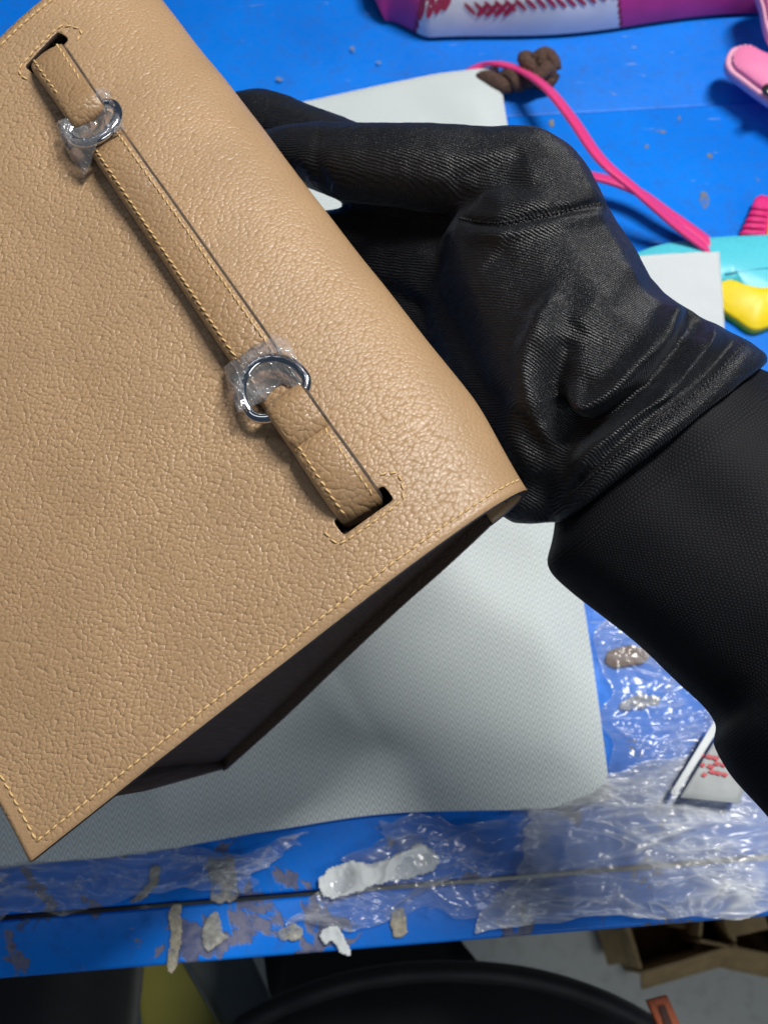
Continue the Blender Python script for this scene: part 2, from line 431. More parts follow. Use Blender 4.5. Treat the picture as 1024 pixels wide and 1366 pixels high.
def build_flap():
    ns, nx = 150, 120
    outer = []; inner = []; fu = []
    for j in range(ns+1):
        y, z, ny, nz_ = prof(S_TOT*j/ns)
        for i in range(nx+1):
            u = i/nx
            yy = max(0.0, y); xa = near_x(yy); xb = far_x(yy); x = xa+(xb-xa)*u
            dz = 0.0008*fbm((x, y, z), 22, 4.0, 2); fu.append((x, S_TOT*j/ns))
            # fold eases towards the near end of the flap
            yb_ = bul(x)*wgt(y); outer.append((x, y+ny*dz-yb_, z+nz_*dz)); inner.append((x, y-ny*TH-yb_, z-nz_*TH))
    N = len(outer); verts = outer+inner; faces = []; w_ = nx+1
    for j in range(ns):
        for i in range(nx):
            q = j*w_+i; faces.append((q, q+1, q+w_+1, q+w_)); faces.append((N+q, N+q+w_, N+q+w_+1, N+q+1))
    rim = [i for i in range(nx)]+[j*w_+nx for j in range(ns)]+[ns*w_+i for i in range(nx, 0, -1)]+[j*w_ for j in range(ns, 0, -1)]
    nf = len(faces)
    for k in range(len(rim)):
        p, q = rim[k], rim[(k+1) % len(rim)]; faces.append((p, N+p, N+q, q))
    o = mesh('flap', verts, faces, leather, bag, uvs=fu+fu); o.data.materials.append(edge_paint)
    for f in o.data.polygons[nf:]: f.material_index = 1; f.use_smooth = False
    fix_normals(o); return o
flap = build_flap()
# slots cut through the flap
def slot_frame(p0, p1):
    a = loc(*p0); b = loc(*p1); return a, b
sl2 = slot_frame((456, 703), (512, 661)); sl1 = slot_frame((45, 94), (81, 52))
cut = []
for (a, b, r) in ((sl2[0], sl2[1], 0.0013), (sl1[0], sl1[1], 0.0013)):
    d = (b-a).normalized(); n_ = V((-d.y, d.x, 0))
    pts = []
    for k in range(9):
        an = -math.pi/2+math.pi*k/8; pts.append(b+d*math.copysign(abs(math.cos(an))**0.6, math.cos(an))*r*1.3+n_*math.copysign(abs(math.sin(an))**0.6, math.sin(an))*r*2.0)
    for k in range(9):
        an = math.pi/2+math.pi*k/8; pts.append(a+d*math.copysign(abs(math.cos(an))**0.6, math.cos(an))*r*0.8+n_*math.copysign(abs(math.sin(an))**0.6, math.sin(an))*r*2.0)
    rings = [[V((p.x, p.y, z)) for p in pts] for z in (-0.006, 0.004)]
    c_ = loft('cutter', rings, edge_paint, bag); cut.append(c_)
    mod = flap.modifiers.new('slot', 'BOOLEAN'); mod.object = c_; mod.operation = 'DIFFERENCE'; mod.solver = 'EXACT'
bake(flap)
for c_ in cut: bpy.data.objects.remove(c_, do_unlink=True)

# stitches: little slanted thread lozenges joined as one run
def stitch_run(name, path, pitch=0.0026, ln=0.0022, rad=0.00031, slant=0.16, lift=0.0002, owner=None, mat=None):
    path = [V(p) for p in path]
    seg = [(path[i+1]-path[i]).length for i in range(len(path)-1)]; tot = sum(seg); n = int(tot/pitch)
    verts = []; faces = []
    for k in range(n):
        s = (k+0.5)/n*tot; i = 0
        while i < len(seg)-1 and s > seg[i]: s -= seg[i]; i += 1
        p = path[i].lerp(path[i+1], min(1, s/seg[i])); t = (path[i+1]-path[i]).normalized()
        side = V((0, 0, 1)).cross(t).normalized(); up = t.cross(side)
        sl = slant+random.uniform(-0.08, 0.08); t2 = (t*math.cos(sl)+side*math.sin(sl)); s2 = t2.cross(up)
        L_ = ln*random.uniform(0.9, 1.08)/2; b = len(verts)
        for (tt, rr, dz) in ((-1, 0.25, -0.5), (-0.72, 0.9, 0.1), (0, 1.05, 0.45), (0.72, 0.9, 0.1), (1, 0.25, -0.5)):
            for q in range(6):
                an = 2*math.pi*q/6
                verts.append(p+t2*L_*tt+(s2*math.cos(an)+up*math.sin(an))*rad*rr+up*(lift+dz*rad))
        for r_ in range(4):
            for q in range(6): faces.append((b+r_*6+q, b+r_*6+(q+1) % 6, b+(r_+1)*6+(q+1) % 6, b+(r_+1)*6+q))
    o = mesh(name, local(owner, verts) if owner else verts, faces, mat or thread, owner or bag); o['kind'] = 'stuff'; return o
def surf(y, x):
    z = zfront(y)
    return V((x, y-bul(x)*wgt(y), z+0.0008*fbm((x, y, z), 22, 4.0, 2)))
stitch_run('edge_stitching', [surf(y, near_x(y)+0.0034) for y in 0.0012+(WY-0.0054)*np.linspace(0, 1, 90)**1.5])
stitch_run('edge_stitching', [surf(WY-0.0045, x) for x in np.linspace(near_x(WY)+0.004, 0.12, 40)])
stitch_run('edge_stitching', [surf(y, far_x(y)-0.0028) for y in np.linspace(0.003, WY-0.004, 60)])
def around(a, b, away, gap=0.0042, hook=0.006):
    d = (b-a).normalized(); n_ = V((away, 0, 0)); n_ = (n_-d*n_.dot(d)).normalized()
    pts = [a-d*gap*1.1-n_*hook*0.3, a-d*gap*0.9+n_*gap*0.7, a+n_*gap, b+n_*gap, b+d*gap*0.8+n_*gap*0.6, b+d*gap*1.15-n_*hook*0.5, b+d*gap*0.2-n_*hook*0.95]
    return [surf(p.y, p.x) for p in crom(pts, 6)]
stitch_run('slot_stitching', around(sl2[0], sl2[1], -1))
stitch_run('slot_stitching', around(sl1[0], sl1[1], 1, 0.0038, 0.005), 0.0025, 0.0021)

# body of the bag behind the flap: a wedge that opens towards its bottom
def solve(px, py, x):
    zs = np.linspace(-0.004, -0.16, 400); zz = min(zs, key=lambda z: abs(loc(px, py, z).x-x)); return loc(px, py, zz)
bkq = [solve(px, py, 0.004) for px, py in ((657, 686), (587, 753), (525, 808), (443, 886), (372, 955), (300, 1026))]
print('body', [(round(q.y, 4), round(q.z, 4)) for q in bkq])
back_y, back_z = bkq[-1].y, bkq[-1].z
def panel(name, prof_yz, x0, x1, th, mat, seg=40):
    verts = []; faces = []; n = len(prof_yz)
    for x in np.linspace(x0, x1, seg+1):
        for (y, z) in prof_yz: verts.append(V((x, y, z)))
    for i in range(seg):
        for k in range(n-1): q_ = i*n+k; faces.append((q_, q_+1, q_+n+1, q_+n))
    o = mesh(name, verts, faces, mat, bag)
    m = o.modifiers.new('thickness', 'SOLIDIFY'); m.thickness = th; m.offset = 0; bake(o); return o
x1b = far_x(0.05)-0.003; print('far', far_x(0.0), far_x(0.05), far_x(0.16))
fr = [(0.014, -0.0190), (0.03, -0.0105), (0.05, -0.0066), (0.10, -0.0065), (WY-0.012, -0.0075), (WY-0.010, -0.0085)]
_bp = crom([V((0.004, -0.026, 0))]+[V((q.y, q.z, 0)) for q in bkq], 4); bk = [(p.x, p.y) for p in _bp]
def bkat(t):
    k = t*(len(bk)-1); return (interp(k, range(len(bk)), [p[0] for p in bk]), interp(k, range(len(bk)), [p[1] for p in bk]))
panel('front_panel', fr, 0.004, x1b, 0.0022, shaded_leather)
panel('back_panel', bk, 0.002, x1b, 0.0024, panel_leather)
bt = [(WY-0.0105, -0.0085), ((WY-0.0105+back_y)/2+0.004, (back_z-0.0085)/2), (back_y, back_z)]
panel('bottom_panel', bt, 0.003, x1b, 0.0022, shaded_leather)
def gusset(x, sgn):
    n = 14; verts = []; faces = []
    for t in np.linspace(0, 1, n):
        ya = 0.014+(WY-0.0115-0.014)*t; a = V((x, ya, min(-0.0075, zfront(ya)-0.006))); b = V((x, bkat(t)[0], bkat(t)[1]+0.001))
        for s in np.linspace(0, 1, 9): 
            p = a.lerp(b, s); p.x += sgn*0.003*math.sin(math.pi*s)*min(1, t*2); verts.append(p)
    for i in range(n-1):
        for k in range(8): q_ = i*9+k; faces.append((q_, q_+1, q_+10, q_+9))
    o = mesh('gusset', verts, faces, shaded_leather, bag); m = o.modifiers.new('thickness', 'SOLIDIFY'); m.thickness = 0.0016; m.offset = 0; bake(o)
gusset(0.0065, 1); gusset(x1b-0.003, -1)

# ---- strap
c2 = (sl2[0]+sl2[1])/2; c1 = (sl1[0]+sl1[1])/2
sd = (c1-c2); SL = sd.length; sd.normalize(); sn = V((0, 0, 1)).cross(sd)     # along, across
def SP(s, t, z): return c2+sd*s+sn*t+V((0, 0, z+surf(c2.y, 0.1).z))
def strip(name, path, width, th, mat, crown=0.0006, parent=bag, edge_mat=None, smoothn=4):
    """path: (s, z) points; width(k) -> half width; builds a strap with rounded, crowned section"""
    pp = crom([V((a, b, 0)) for a, b in path], smoothn); n = len(pp); rings = []
    for i, p in enumerate(pp):
        a = pp[max(0, i-1)]; b = pp[min(n-1, i+1)]; t = (b-a).normalized(); nr = V((-t.y, t.x, 0))
        hw = width(i/(n-1), p.x); sec = []
        prof_ = [(-1, -0.5), (-0.5, -0.5), (0, -0.5), (0.5, -0.5), (1, -0.5), (1.0, -0.15), (0.965, 0.22), (0.86, 0.5), (0.62, 0.57), (0.3, 0.61), (0, 0.62), (-0.3, 0.61), (-0.62, 0.57), (-0.86, 0.5), (-0.965, 0.22), (-1, -0.15)]
        for (f, h) in prof_:
            hh = h*th+(crown*(1-f*f) if h > 0.3 else 0)
            q_ = p+nr*hh; sec.append(SP(q_.x, f*hw, q_.y))
        rings.append(sec)
    o = loft(name, rings, mat, parent)
    o.data.materials.append(edge_mat or edge_dark); o.data.materials.append(edge_light)
    s = 16
    for f in o.data.polygons:
        vs = sorted(v % s for v in f.vertices)
        st_ = set(vs)
        if len(f.vertices) == 4 and any(st_ <= {q_, (q_+1) % 16} for q_ in (4, 5, 6, 13, 14, 15)): f.use_smooth = False
        if len(f.vertices) == 4 and (st_ <= {4, 5} or st_ <= {5, 6} or st_ <= {6, 7}): f.material_index = 2
        if len(f.vertices) == 4 and (st_ <= {13, 14} or st_ <= {14, 15} or st_ <= {15, 0}): f.material_index = 1
    return o, pp
def strip_stitches(pp, width, th, inset, i0, i1, crown=0.0006, pitch=0.0024, owner=None):
    n = len(pp)
    for sg in (-1, 1):
        path = []
        for i in range(int(i0*(n-1)), int(i1*(n-1))+1):
            p = pp[i]; a = pp[max(0, i-1)]; b = pp[min(n-1, i+1)]; t = (b-a).normalized(); nr = V((-t.y, t.x, 0))
            hw = width(i/(n-1), p.x)-inset; q_ = p+nr*(0.56*th+crown*0.2); path.append(SP(q_.x, sg*hw, q_.y))
        so_ = stitch_run('strap_stitching', path, pitch, pitch*0.84, 0.00030, 0.22*sg); so_.parent = owner
# ring positions along the strap, measured on the picture
r2 = (loc(377, 540, .008)-c2).dot(sd)-0.001; r1 = (loc(107, 154, .006)-c2).dot(sd)
e2 = (loc(354, 482, .007)-c2).dot(sd); e1 = (loc(124, 194, .006)-c2).dot(sd)
hw2 = (sl2[1]-sl2[0]).length/2*0.98; hw1 = (sl1[1]-sl1[0]).length/2*0.98
print('strap', SL, 'rings', r2, e2, e1, r1, 'hw', hw2, hw1)
# tab at the near slot
w2 = lambda t, s: hw2*(1-0.06*sstep(0.0, r2, s))
tab2, pp2 = strip('tab', [(0.0016, -0.008), (0.0017, -0.0035), (0.0030, 0.0004), (0.007, 0.0038), (r2*0.40, 0.0058), (r2*0.60, 0.0054), (r2*0.69, 0.0047), (r2*0.76, 0.0066), (r2*0.9, 0.0078), (r2, 0.0078), (r2+0.0022, 0.0058), (r2+0.0005, 0.0036), (r2*0.8, 0.0028), (r2*0.6, 0.0026)], w2, 0.0026, strap_leather)
strip_stitches(pp2, w2, 0.0026, 0.0024, 0.16, 0.455, owner=tab2)
# stitched bar across the tab below the loop
w1 = lambda t, s: hw1*(1-0.06*sstep(SL, r1, s))
tab1, pp1 = strip('tab', [(SL-0.0015, -0.008), (SL-0.0016, -0.0035), (SL-0.0028, 0.0004), (SL-0.0068, 0.0032), (SL-(SL-r1)*0.45, 0.0044), (SL-(SL-r1)*0.7, 0.0052), (r1+0.002, 0.0066), (r1, 0.0062), (r1-0.002, 0.0048), (r1, 0.003), (r1+0.005, 0.0024)], w1, -0.0024, strap_leather, -0.0006)
strip_stitches(pp1, w1, -0.0024, 0.0022, 0.22, 0.50, -0.0006, 0.0024, owner=tab1)
# middle strap between the rings
wm = lambda t, s: 0.0066*(1+0.04*math.sin(6*t))
strap, ppm = strip('strap', [(r2+0.0035, 0.0018), (e2-0.003, 0.0022), (e2+0.002, 0.0034), (e2+0.008, 0.0050), (e2+0.02, 0.0050), (e2*0.6+e1*0.4, 0.0040), (e2*0.3+e1*0.7, 0.0038), (e1-0.02, 0.0046), (e1-0.008, 0.0050), (e1-0.002, 0.0032), (e1+0.003, 0.0022), (r1-0.003, 0.0018)], wm, 0.0034, strap_leather, 0.0003, smoothn=8)
strip_stitches(ppm, wm, 0.0034, 0.0021, 0.10, 0.90, 0.0007, owner=strap)

def d_ring(s_bar, s_top, hw, zb, zt, off=0.0):
    """flat-sided ring: a bar that the tab loops round and an arc towards the strap"""
    sc_ = s_bar+(s_top-s_bar)*0.32; h = abs(s_top-sc_); pts = []; sg = math.copysign(1, s_top-s_bar)
    for a in np.linspace(0, 2*math.pi, 56, endpoint=False):
        c_, s_ = math.cos(a), math.sin(a)
        pts.append(SP(sc_+sg*h*s_*(1.0 if s_ > 0 else 0.55), off+hw*c_, zb+(zt-zb)*max(0.0, s_)))
    o = tube('ring', pts, 0.0015, steel, bag, 12, closed=True); return o
d_ring(r2+0.0003, e2+0.0008, hw2+0.0022, 0.0055, 0.0068, 0.0010)
d_ring(r1-0.0003, e1-0.0008, hw1+0.0018, 0.0045, 0.0064)

def film_mat(name, haze=0.04, tint=(0.92, 0.95, 1.0), rough=0.08, cs=22, bstr=0.6, bdist=0.0015, glossmax=0.7, white=0.45, power=9.0):
    """clear plastic: sees through, mirrors at a slant, whitened along sharp creases"""
    m = M(name); m.t.nodes.remove(m.b)
    tot = None
    for ang, sc in ((0.35, 1.0), (1.35, 1.5), (2.45, 0.8)):
        co = m.coord('Object', (1, 3.2, 1), (0, 0, ang)); n1 = m.noise(co, cs*sc, 3, 0.55, 0.9)
        r_ = m.math('POWER', m.math('SUBTRACT', 1.0, m.math('MULTIPLY', m.math('ABSOLUTE', m.math('SUBTRACT', n1.outputs[0], 0.5)), 4.0), clamp=True), power)
        tot = r_ if tot is None else m.math('ADD', tot, r_)
    area_ = m.noise(m.coord('Object'), cs*0.8, 2)
    mask = m.math('MULTIPLY', tot, m.ramp(area_.outputs[0], [(0.38, 0.1), (0.62, 1.0)]))
    bp = m.n('ShaderNodeBump', inp={'Height': m.math('ADD', mask, m.math('MULTIPLY', area_.outputs[0], 1.5)), 'Strength': bstr, 'Distance': bdist})
    tr = m.n('ShaderNodeBsdfTransparent', inp={'Color': (*tint, 1)})
    gl = m.n('ShaderNodeBsdfGlossy', inp={'Color': (1, 1, 1, 1), 'Roughness': rough, 'Normal': bp.outputs[0]})
    df = m.n('ShaderNodeBsdfDiffuse', inp={'Color': (0.8, 0.84, 0.88, 1), 'Normal': bp.outputs[0]})
    lw = m.n('ShaderNodeLayerWeight', inp={'Blend': 0.25, 'Normal': bp.outputs[0]})
    f = m.n('ShaderNodeMapRange', inp={'Value': lw.outputs['Fresnel'], 'From Min': 0.0, 'From Max': 1.0, 'To Min': 0.03, 'To Max': glossmax}).outputs[0]
    hz = m.math('MULTIPLY_ADD', mask, white, haze, clamp=True)  # mask paints creases white: light caught on them plus real stress whitening
    m1 = m.n('ShaderNodeMixShader', inp={0: hz, 1: tr.outputs[0], 2: df.outputs[0]})
    m2 = m.n('ShaderNodeMixShader', inp={0: f, 1: m1.outputs[0], 2: gl.outputs[0]})
    m.link(m2.outputs[0], m.out.inputs['Surface']); return m.m
wrap_film = film_mat('clear_wrapping_film', 0.10, (0.86, 0.83, 0.87), 0.05, 40, 0.45, 0.0012, 1.0, 0.12, 14.0)
def wrap(outline, ring_c, seed, owner):
    """crumpled protective film pulled over a ring"""
    pts = [loc(px, py, .004) for px, py in outline]; pts = [a.lerp(b, k/5) for a, b in zip(pts, pts[1:]+pts[:1]) for k in range(5)]; n = len(pts); cc = sum(pts, V())/n
    verts = [V((cc.x, cc.y, 0.0075))]; faces = []; K = 12
    for k in range(1, K+1):
        f = k/K
        for p in pts:
            q_ = cc+(p-cc)*f
            # distance from the ring arc lifts the film
            best_ = min(((q_-V((r_.x, r_.y, 0))).xy.length, r_.z) for r_ in ring_c)
            z = 0.0042+(best_[1]+0.0019-0.0042)*math.exp(-(best_[0]/0.0055)**2)
            z += 0.0008*abs(fbm((q_.x, q_.y, seed), 150, seed, 3))
            z -= 0.0012*sstep(0.85, 1.0, f)
            z = max(z, best_[1]+0.0016 if best_[0] < 0.0016 else 0.0026)
            verts.append(V((q_.x, q_.y, z)))
    for i in range(n): faces.append((0, 1+i, 1+(i+1) % n))
    for k in range(K-1):
        for i in range(n):
            j = (i+1) % n; a = 1+k*n; b = a+n; faces.append((a+i, b+i, b+j, a+j))
    o = mesh('wrapping_film', verts, faces, wrap_film, owner); fix_normals(o); return o
rings_ = [o for o in bag.children if o.name.startswith('ring')]
rp = [[v.co for v in o.data.vertices][::6] for o in rings_]
rp = [[V((p.x, p.y, max(p.z, 0.004))) for p in r_] for r_ in rp]
wrap([(298, 490), (328, 476), (356, 444), (384, 452), (398, 480), (414, 506), (412, 528), (380, 516), (340, 546), (326, 558), (312, 532)], rp[0], 3.3, rings_[0])
wrap([(78, 170), (104, 168), (124, 148), (132, 116), (150, 126), (162, 156), (174, 180), (142, 202), (111, 236), (94, 206)], rp[1], 8.1, rings_[1])

# ------------------------------------------------------------------ the person: gloved hand, sleeve, lap
def mat_knit(name, base, scale, bstr=0.3, rot=(0, 0, 0), dots=False, sheen=0.25, rough=0.7, coordk='Object', lines=0.6, fleck=0.5, spec=0.5, speck=1.2):
    m = M(name); co = m.coord(coordk, rot=rot)
    sep = m.n('ShaderNodeSeparateXYZ', inp={0: co}); fs = 2300 if coordk == 'Object' else 2.6
    fine = m.noise(co, fs, 1); wob = m.noise(co, fs*0.09, 1)
    y = m.math('MULTIPLY_ADD', wob.outputs[0], 0.9/scale, sep.outputs['Y'])
    s = m.math('MULTIPLY_ADD', m.math('SINE', m.math('MULTIPLY', y, scale*2*math.pi)), 0.5, 0.5)
    if dots:
        x = m.math('MULTIPLY_ADD', m.math('FLOOR', m.math('MULTIPLY', y, scale)), 0.5, m.math('MULTIPLY', sep.outputs['X'], scale*0.75))
        s = m.math('MULTIPLY', s, m.math('MULTIPLY_ADD', m.math('SINE', m.math('MULTIPLY', x, 2*math.pi)), 0.5, 0.5))
    h = m.math('MULTIPLY_ADD', fine.outputs[0], speck, s)
    k = m.math('MULTIPLY', s, m.ramp(fine.outputs[0], [(0.35, 0.25), (0.65, 1.0)]))
    col = m.mix(m.math('MULTIPLY', k, lines), base, [c*6+0.012 for c in base])
    col = m.mix(m.math('MULTIPLY', m.ramp(fine.outputs[0], [(0.62, 0.0), (0.74, 1.0)]), fleck), col, [c*14+0.03 for c in base])  # pale flecks put the cloth's specular sparkle into the colour
    m.set(Base_Color=col, Roughness=rough)
    m.b.inputs['Sheen Weight'].default_value = sheen; m.b.inputs['Sheen Roughness'].default_value = 0.35
    m.b.inputs['Sheen Tint'].default_value = (0.75, 0.85, 1.0, 1)
    m.b.inputs['Specular IOR Level'].default_value = spec
    m.bump(h, bstr, 0.0004); return m.m
glove_mat = mat_knit('black_satin_knit', (0.0022, 0.0026, 0.004), 1400, 0.5, (0, 0, R(28)), rough=0.44, sheen=0.07, lines=0.2, fleck=0.5, spec=0.46, speck=1.9)
sleeve_mat = mat_knit('black_twill_sleeve', (0.0016, 0.0018, 0.003), 1, 0.3, dots=True, coordk='UV', sheen=0.0, rough=0.7, lines=1.0, fleck=0.3, spec=0.2)
person = empty('person', Matrix.Translation((0.05, -0.30, -0.80)))
tag(person, 'person in black clothes and black knit glove holding the tan bag', 'person')

def ellipsoid_chain(joints, n=10):
    """round cones along a smooth chain of (px,py,depth,radius): returns points and radii"""
    P = crom([V((*at(a, b, c),)).to_4d() for a, b, c, r in joints] if False else [V(at(a, b, c)) for a, b, c, r in joints], n)
    rs = [j[3] for j in joints]; out = []
    for i, p in enumerate(P): out.append((p, interp(i/n, range(len(rs)), rs)))
    return out
chains = [
    [(300, 172, .385, .0125), (345, 166, .372, .0135), (400, 188, .36, .0140), (480, 222, .345, .0145), (580, 262, .335, .0150), (680, 300, .325, .0160)],
    [(350, 214, .348, .0105), (412, 207, .336, .0113), (470, 217, .326, .0132), (560, 222, .317, .0144), (640, 230, .312, .0148), (708, 236, .307, .0150), (742, 292, .305, .0165)],
    [(380, 338, .365, .0125), (440, 328, .355, .0130), (540, 330, .345, .0155), (650, 360, .33, .0180)],
    [(450, 420, .37, .0130), (560, 420, .36, .0150), (660, 440, .335, .0200)],
    [(540, 520, .37, .0130), (620, 520, .355, .0170), (700, 520, .33, .0220)],
    [(706, 352, .318, .0310), (740, 420, .314, .0325), (770, 482, .309, .0335), (822, 520, .305, .0330)],
    [(650, 400, .335, .0260), (690, 500, .326, .0290), (740, 560, .316, .0300), (820, 560, .308, .0300)],
    [(690, 585, .325, .0175), (740, 606, .315, .0205), (800, 600, .309, .0250)],
    [(700, 648, .312, .0130), (735, 640, .31, .0140), (775, 618, .308, .0180)],
    [(520, 350, .350, .0180), (600, 365, .340, .0220), (660, 420, .333, .0255), (690, 520, .328, .0260)],
    [(560, 420, .350, .0200), (620, 480, .340, .0230), (670, 560, .330, .0220)],
]
bm = bmesh.new()
for ch in chains:
    for p, r in ellipsoid_chain([j for j in ch], 7):
        bmesh.ops.create_icosphere(bm, subdivisions=2, radius=r, matrix=Matrix.Translation(p))
# cuff: flattened loft up to the hem
cuff_dir = (at(1020, 476, .298)-at(742, 694, .305))
def ring_pts(px, py, d, hwpx, thick, n=40, dirpx=(0.787, -0.617), bulge=None):
    c_ = at(px, py, d); a = at(px+dirpx[0]*100, py+dirpx[1]*100, d)-c_; a.normalize()
    tow = (C-c_).normalized(); tow = (tow-a*tow.dot(a)).normalized(); hw = hwpx/F*d; out = []
    for k in range(n):
        t = 2*math.pi*k/n; rr = 1+(bulge(t) if bulge else 0)
        out.append(c_+a*hw*math.cos(t)*rr+tow*thick*math.sin(t)*rr)
    return out
def add_loft(bm, rings):
    vs = [[bm.verts.new(p) for p in r] for r in rings]; n = len(rings[0])
    for i in range(len(vs)-1):
        for k in range(n):
            l = (k+1) % n; bm.faces.new((vs[i][k], vs[i][l], vs[i+1][l], vs[i+1][k]))
    bm.faces.new(vs[0][::-1]); bm.faces.new(vs[-1])
rings = [ring_pts(780, 470, .313, 110, .026), ring_pts(815, 512, .309, 140, .029), ring_pts(840, 543, .306, 158, .030), ring_pts(862, 566, .304, 170, .031), ring_pts(878, 586, .303, 177, .0318), ring_pts(884, 593, .3028, 173, .0305)]
add_loft(bm, rings)
bmesh.ops.recalc_face_normals(bm, faces=bm.faces)
me = bpy.data.meshes.new('glove'); bm.to_mesh(me); bm.free()
glove = bpy.data.objects.new('glove', me); COL.objects.link(glove)
rm = glove.modifiers.new('r', 'REMESH'); rm.mode = 'VOXEL'; rm.voxel_size = 0.0011; rm.use_smooth_shade = True
sm = glove.modifiers.new('s', 'SMOOTH'); sm.factor = 0.5; sm.iterations = 14
bake(glove)
def project(co):
    d = co-np.array(C); dep = d@np.array(FW); return 512+F*(d@np.array(RT))/dep, 683-F*(d@np.array(UP))/dep, dep
def sculpt(o, strokes, micro=None):
    me = o.data; n = len(me.vertices)
    co = np.empty(n*3); me.vertices.foreach_get('co', co); co = co.reshape(-1, 3)
    no = np.empty(n*3); me.vertices.foreach_get('normal', no); no = no.reshape(-1, 3)
    px, py, dep = project(co); tow = np.array(C)-co; tow /= np.linalg.norm(tow, axis=1)[:, None]
    face = np.clip((no*tow).sum(1)*2.0, 0, 1)
    disp = np.zeros(n)
    for pts, wd, am in strokes:
        best = np.full(n, 1e9); tt = np.zeros(n); N = len(pts)-1
        cp = crom([V((a, b, 0)) for a, b in pts], 5)
        for i in range(len(cp)-1):
            a = np.array(cp[i][:2]); b = np.array(cp[i+1][:2]); ab = b-a; L2 = ab@ab
            t = np.clip(((px-a[0])*ab[0]+(py-a[1])*ab[1])/L2, 0, 1)
            dd = np.hypot(px-a[0]-ab[0]*t, py-a[1]-ab[1]*t); m_ = dd < best; best[m_] = dd[m_]; tt[m_] = (i+t[m_])/(len(cp)-1)
        fade = np.clip(np.minimum(tt, 1-tt)*6+0.25, 0, 1)
        disp += 1.25*am*0.001*np.exp(-(best/wd)**2)*fade*face
    if micro:
        disp += np.array([micro(co[i]) for i in range(n)])
    co += no*disp[:, None]; me.vertices.foreach_set('co', co.ravel()); me.update()
sculpt(glove, [
    ([(905, 405), (884, 448), (850, 490), (815, 522), (784, 540), (752, 528)], 17, 4.6),
    ([(930, 405), (908, 462), (850, 524), (790, 568), (757, 560), (742, 530)], 15, -5.2),
    ([(962, 430), (905, 505), (850, 555), (807, 592), (766, 634)], 17, 3.2),
    ([(990, 440), (931, 504), (865, 557), (799, 615), (752, 664)], 5.5, -1.7),
    ([(1008, 458), (950, 520), (880, 578), (812, 630), (765, 680)], 12, 1.2),
    ([(742, 392), (722, 430), (703, 483), (714, 535), (742, 592)], 17, 3.0),
    ([(760, 450), (745, 490), (738, 530), (760, 590)], 16, -2.6),
    ([(690, 520), (690, 580), (712, 640)], 18, 1.5),
    ([(612, 292), (662, 297), (724, 286), (802, 272)], 5, -2.0),
    ([(625, 312), (680, 312), (740, 300), (805, 288)], 9, 1.3),
    ([(640, 262), (690, 270), (740, 262)], 12, 1.0),
    ([(600, 250), (650, 225), (700, 205)], 14, -0.8),
    ([(430, 175), (420, 215), (440, 260)], 9, -0.8),
    ([(840, 350), (800, 400), (770, 440)], 22, 1.3),
    ([(660, 330), (690, 360), (700, 420)], 26, -1.5),
], lambda p: 0.00035*nz((p[0], p[1], p[2]), 90, 5)+0.00018*nz(p, 240, 2))
glove.parent = person; glove.matrix_parent_inverse = person.matrix_world.inverted()
glove.data.materials.clear(); glove.data.materials.append(glove_mat)
glove.data.polygons.foreach_set('use_smooth', [True]*len(glove.data.polygons))
# hem seam: a run of thread pulled into the cuff
def seam_on(o, pts, name, step=5.0, rad=0.00042, mat=None):
    cp = crom([V((a, b, 0)) for a, b in pts], 14); hits = []
    mw = o.matrix_world
    for p in cp:
        r_ = ray(p.x, p.y).normalized()
        ok, hit, nrm, _ = o.ray_cast(C, r_)
        if ok: hits.append((hit, nrm))
    verts = []; faces = []
    for i in range(0, len(hits)-1):
        p, nrm = hits[i]; q_ = hits[i+1][0]; t = (q_-p)
        if t.length > 0.012 or t.length < 1e-5: continue
        t_ = t.normalized(); s = nrm.cross(t_)
        a = p.lerp(q_, 0.12)-nrm*rad*0.2; b = p.lerp(q_, 0.78)+s*0.0003-nrm*rad*0.2; k0 = len(verts)
        for (c_, f) in ((a, 0.4), (a.lerp(b, 0.5)+nrm*rad*0.8, 1.0), (b, 0.4)):
            for k in range(6):
                an = k*math.pi/3; verts.append(c_+(s*math.cos(an)+nrm*math.sin(an))*rad*f)
        for r_ in range(2):
            for k in range(6): faces.append((k0+r_*6+k, k0+r_*6+(k+1) % 6, k0+r_*6+6+(k+1) % 6, k0+r_*6+6+k))
    so = mesh(name, verts, faces, mat); so.parent = person; so.matrix_parent_inverse = person.matrix_world.inverted(); so['kind'] = 'stuff'; return so
bthread = simple('black_thread', (0.012, 0.012, 0.015), 0.6)
bpy.context.view_layer.update()
glove_seam = [(1000, 447), (945, 508), (880, 562), (815, 612), (762, 660)]
me_ = glove.data
tmp_mw = glove.matrix_world.copy()
seam_on(glove, glove_seam, 'hem_stitching', mat=bthread)
seam_on(glove, [(612, 292), (662, 298), (724, 287), (800, 272)], 'finger_seam', mat=bthread)

# sleeve
def sleeve_bulge(k):
    return lambda t: 0.035*math.sin(3*t+k)+0.02*math.sin(7*t+2*k)
secs = [(858, 574, .306, 146, .0262), (869, 590, .306, 164, .028), (878, 610, .306, 182, .029), (884, 627, .306, 202, .031), (898, 645, .305, 207, .033), (957, 695, .304, 200, .035), (1000, 730, .302, 197, .037), (1036, 760, .300, 198, .039), (1095, 818, .298, 195, .040), (1110, 847, .296, 192, .039),
        (1112, 863, .293, 205, .041), (1124, 882, .290, 208, .046), (1140, 908, .288, 209, .049), (1191, 964, .285, 212, .052), (1260, 1040, .280, 230, .055), (1400, 1200, .28, 250, .058)]
NR = 72; rings = []; uvs = []
cen = crom([V(at(a, b, c)) for a, b, c, h, t in secs], 6); hws = [s[3] for s in secs]; ths = [s[4] for s in secs]
pxs = [(s[0], s[1], s[2]) for s in secs]
along = 0.0; prev = None
nst = len(cen)
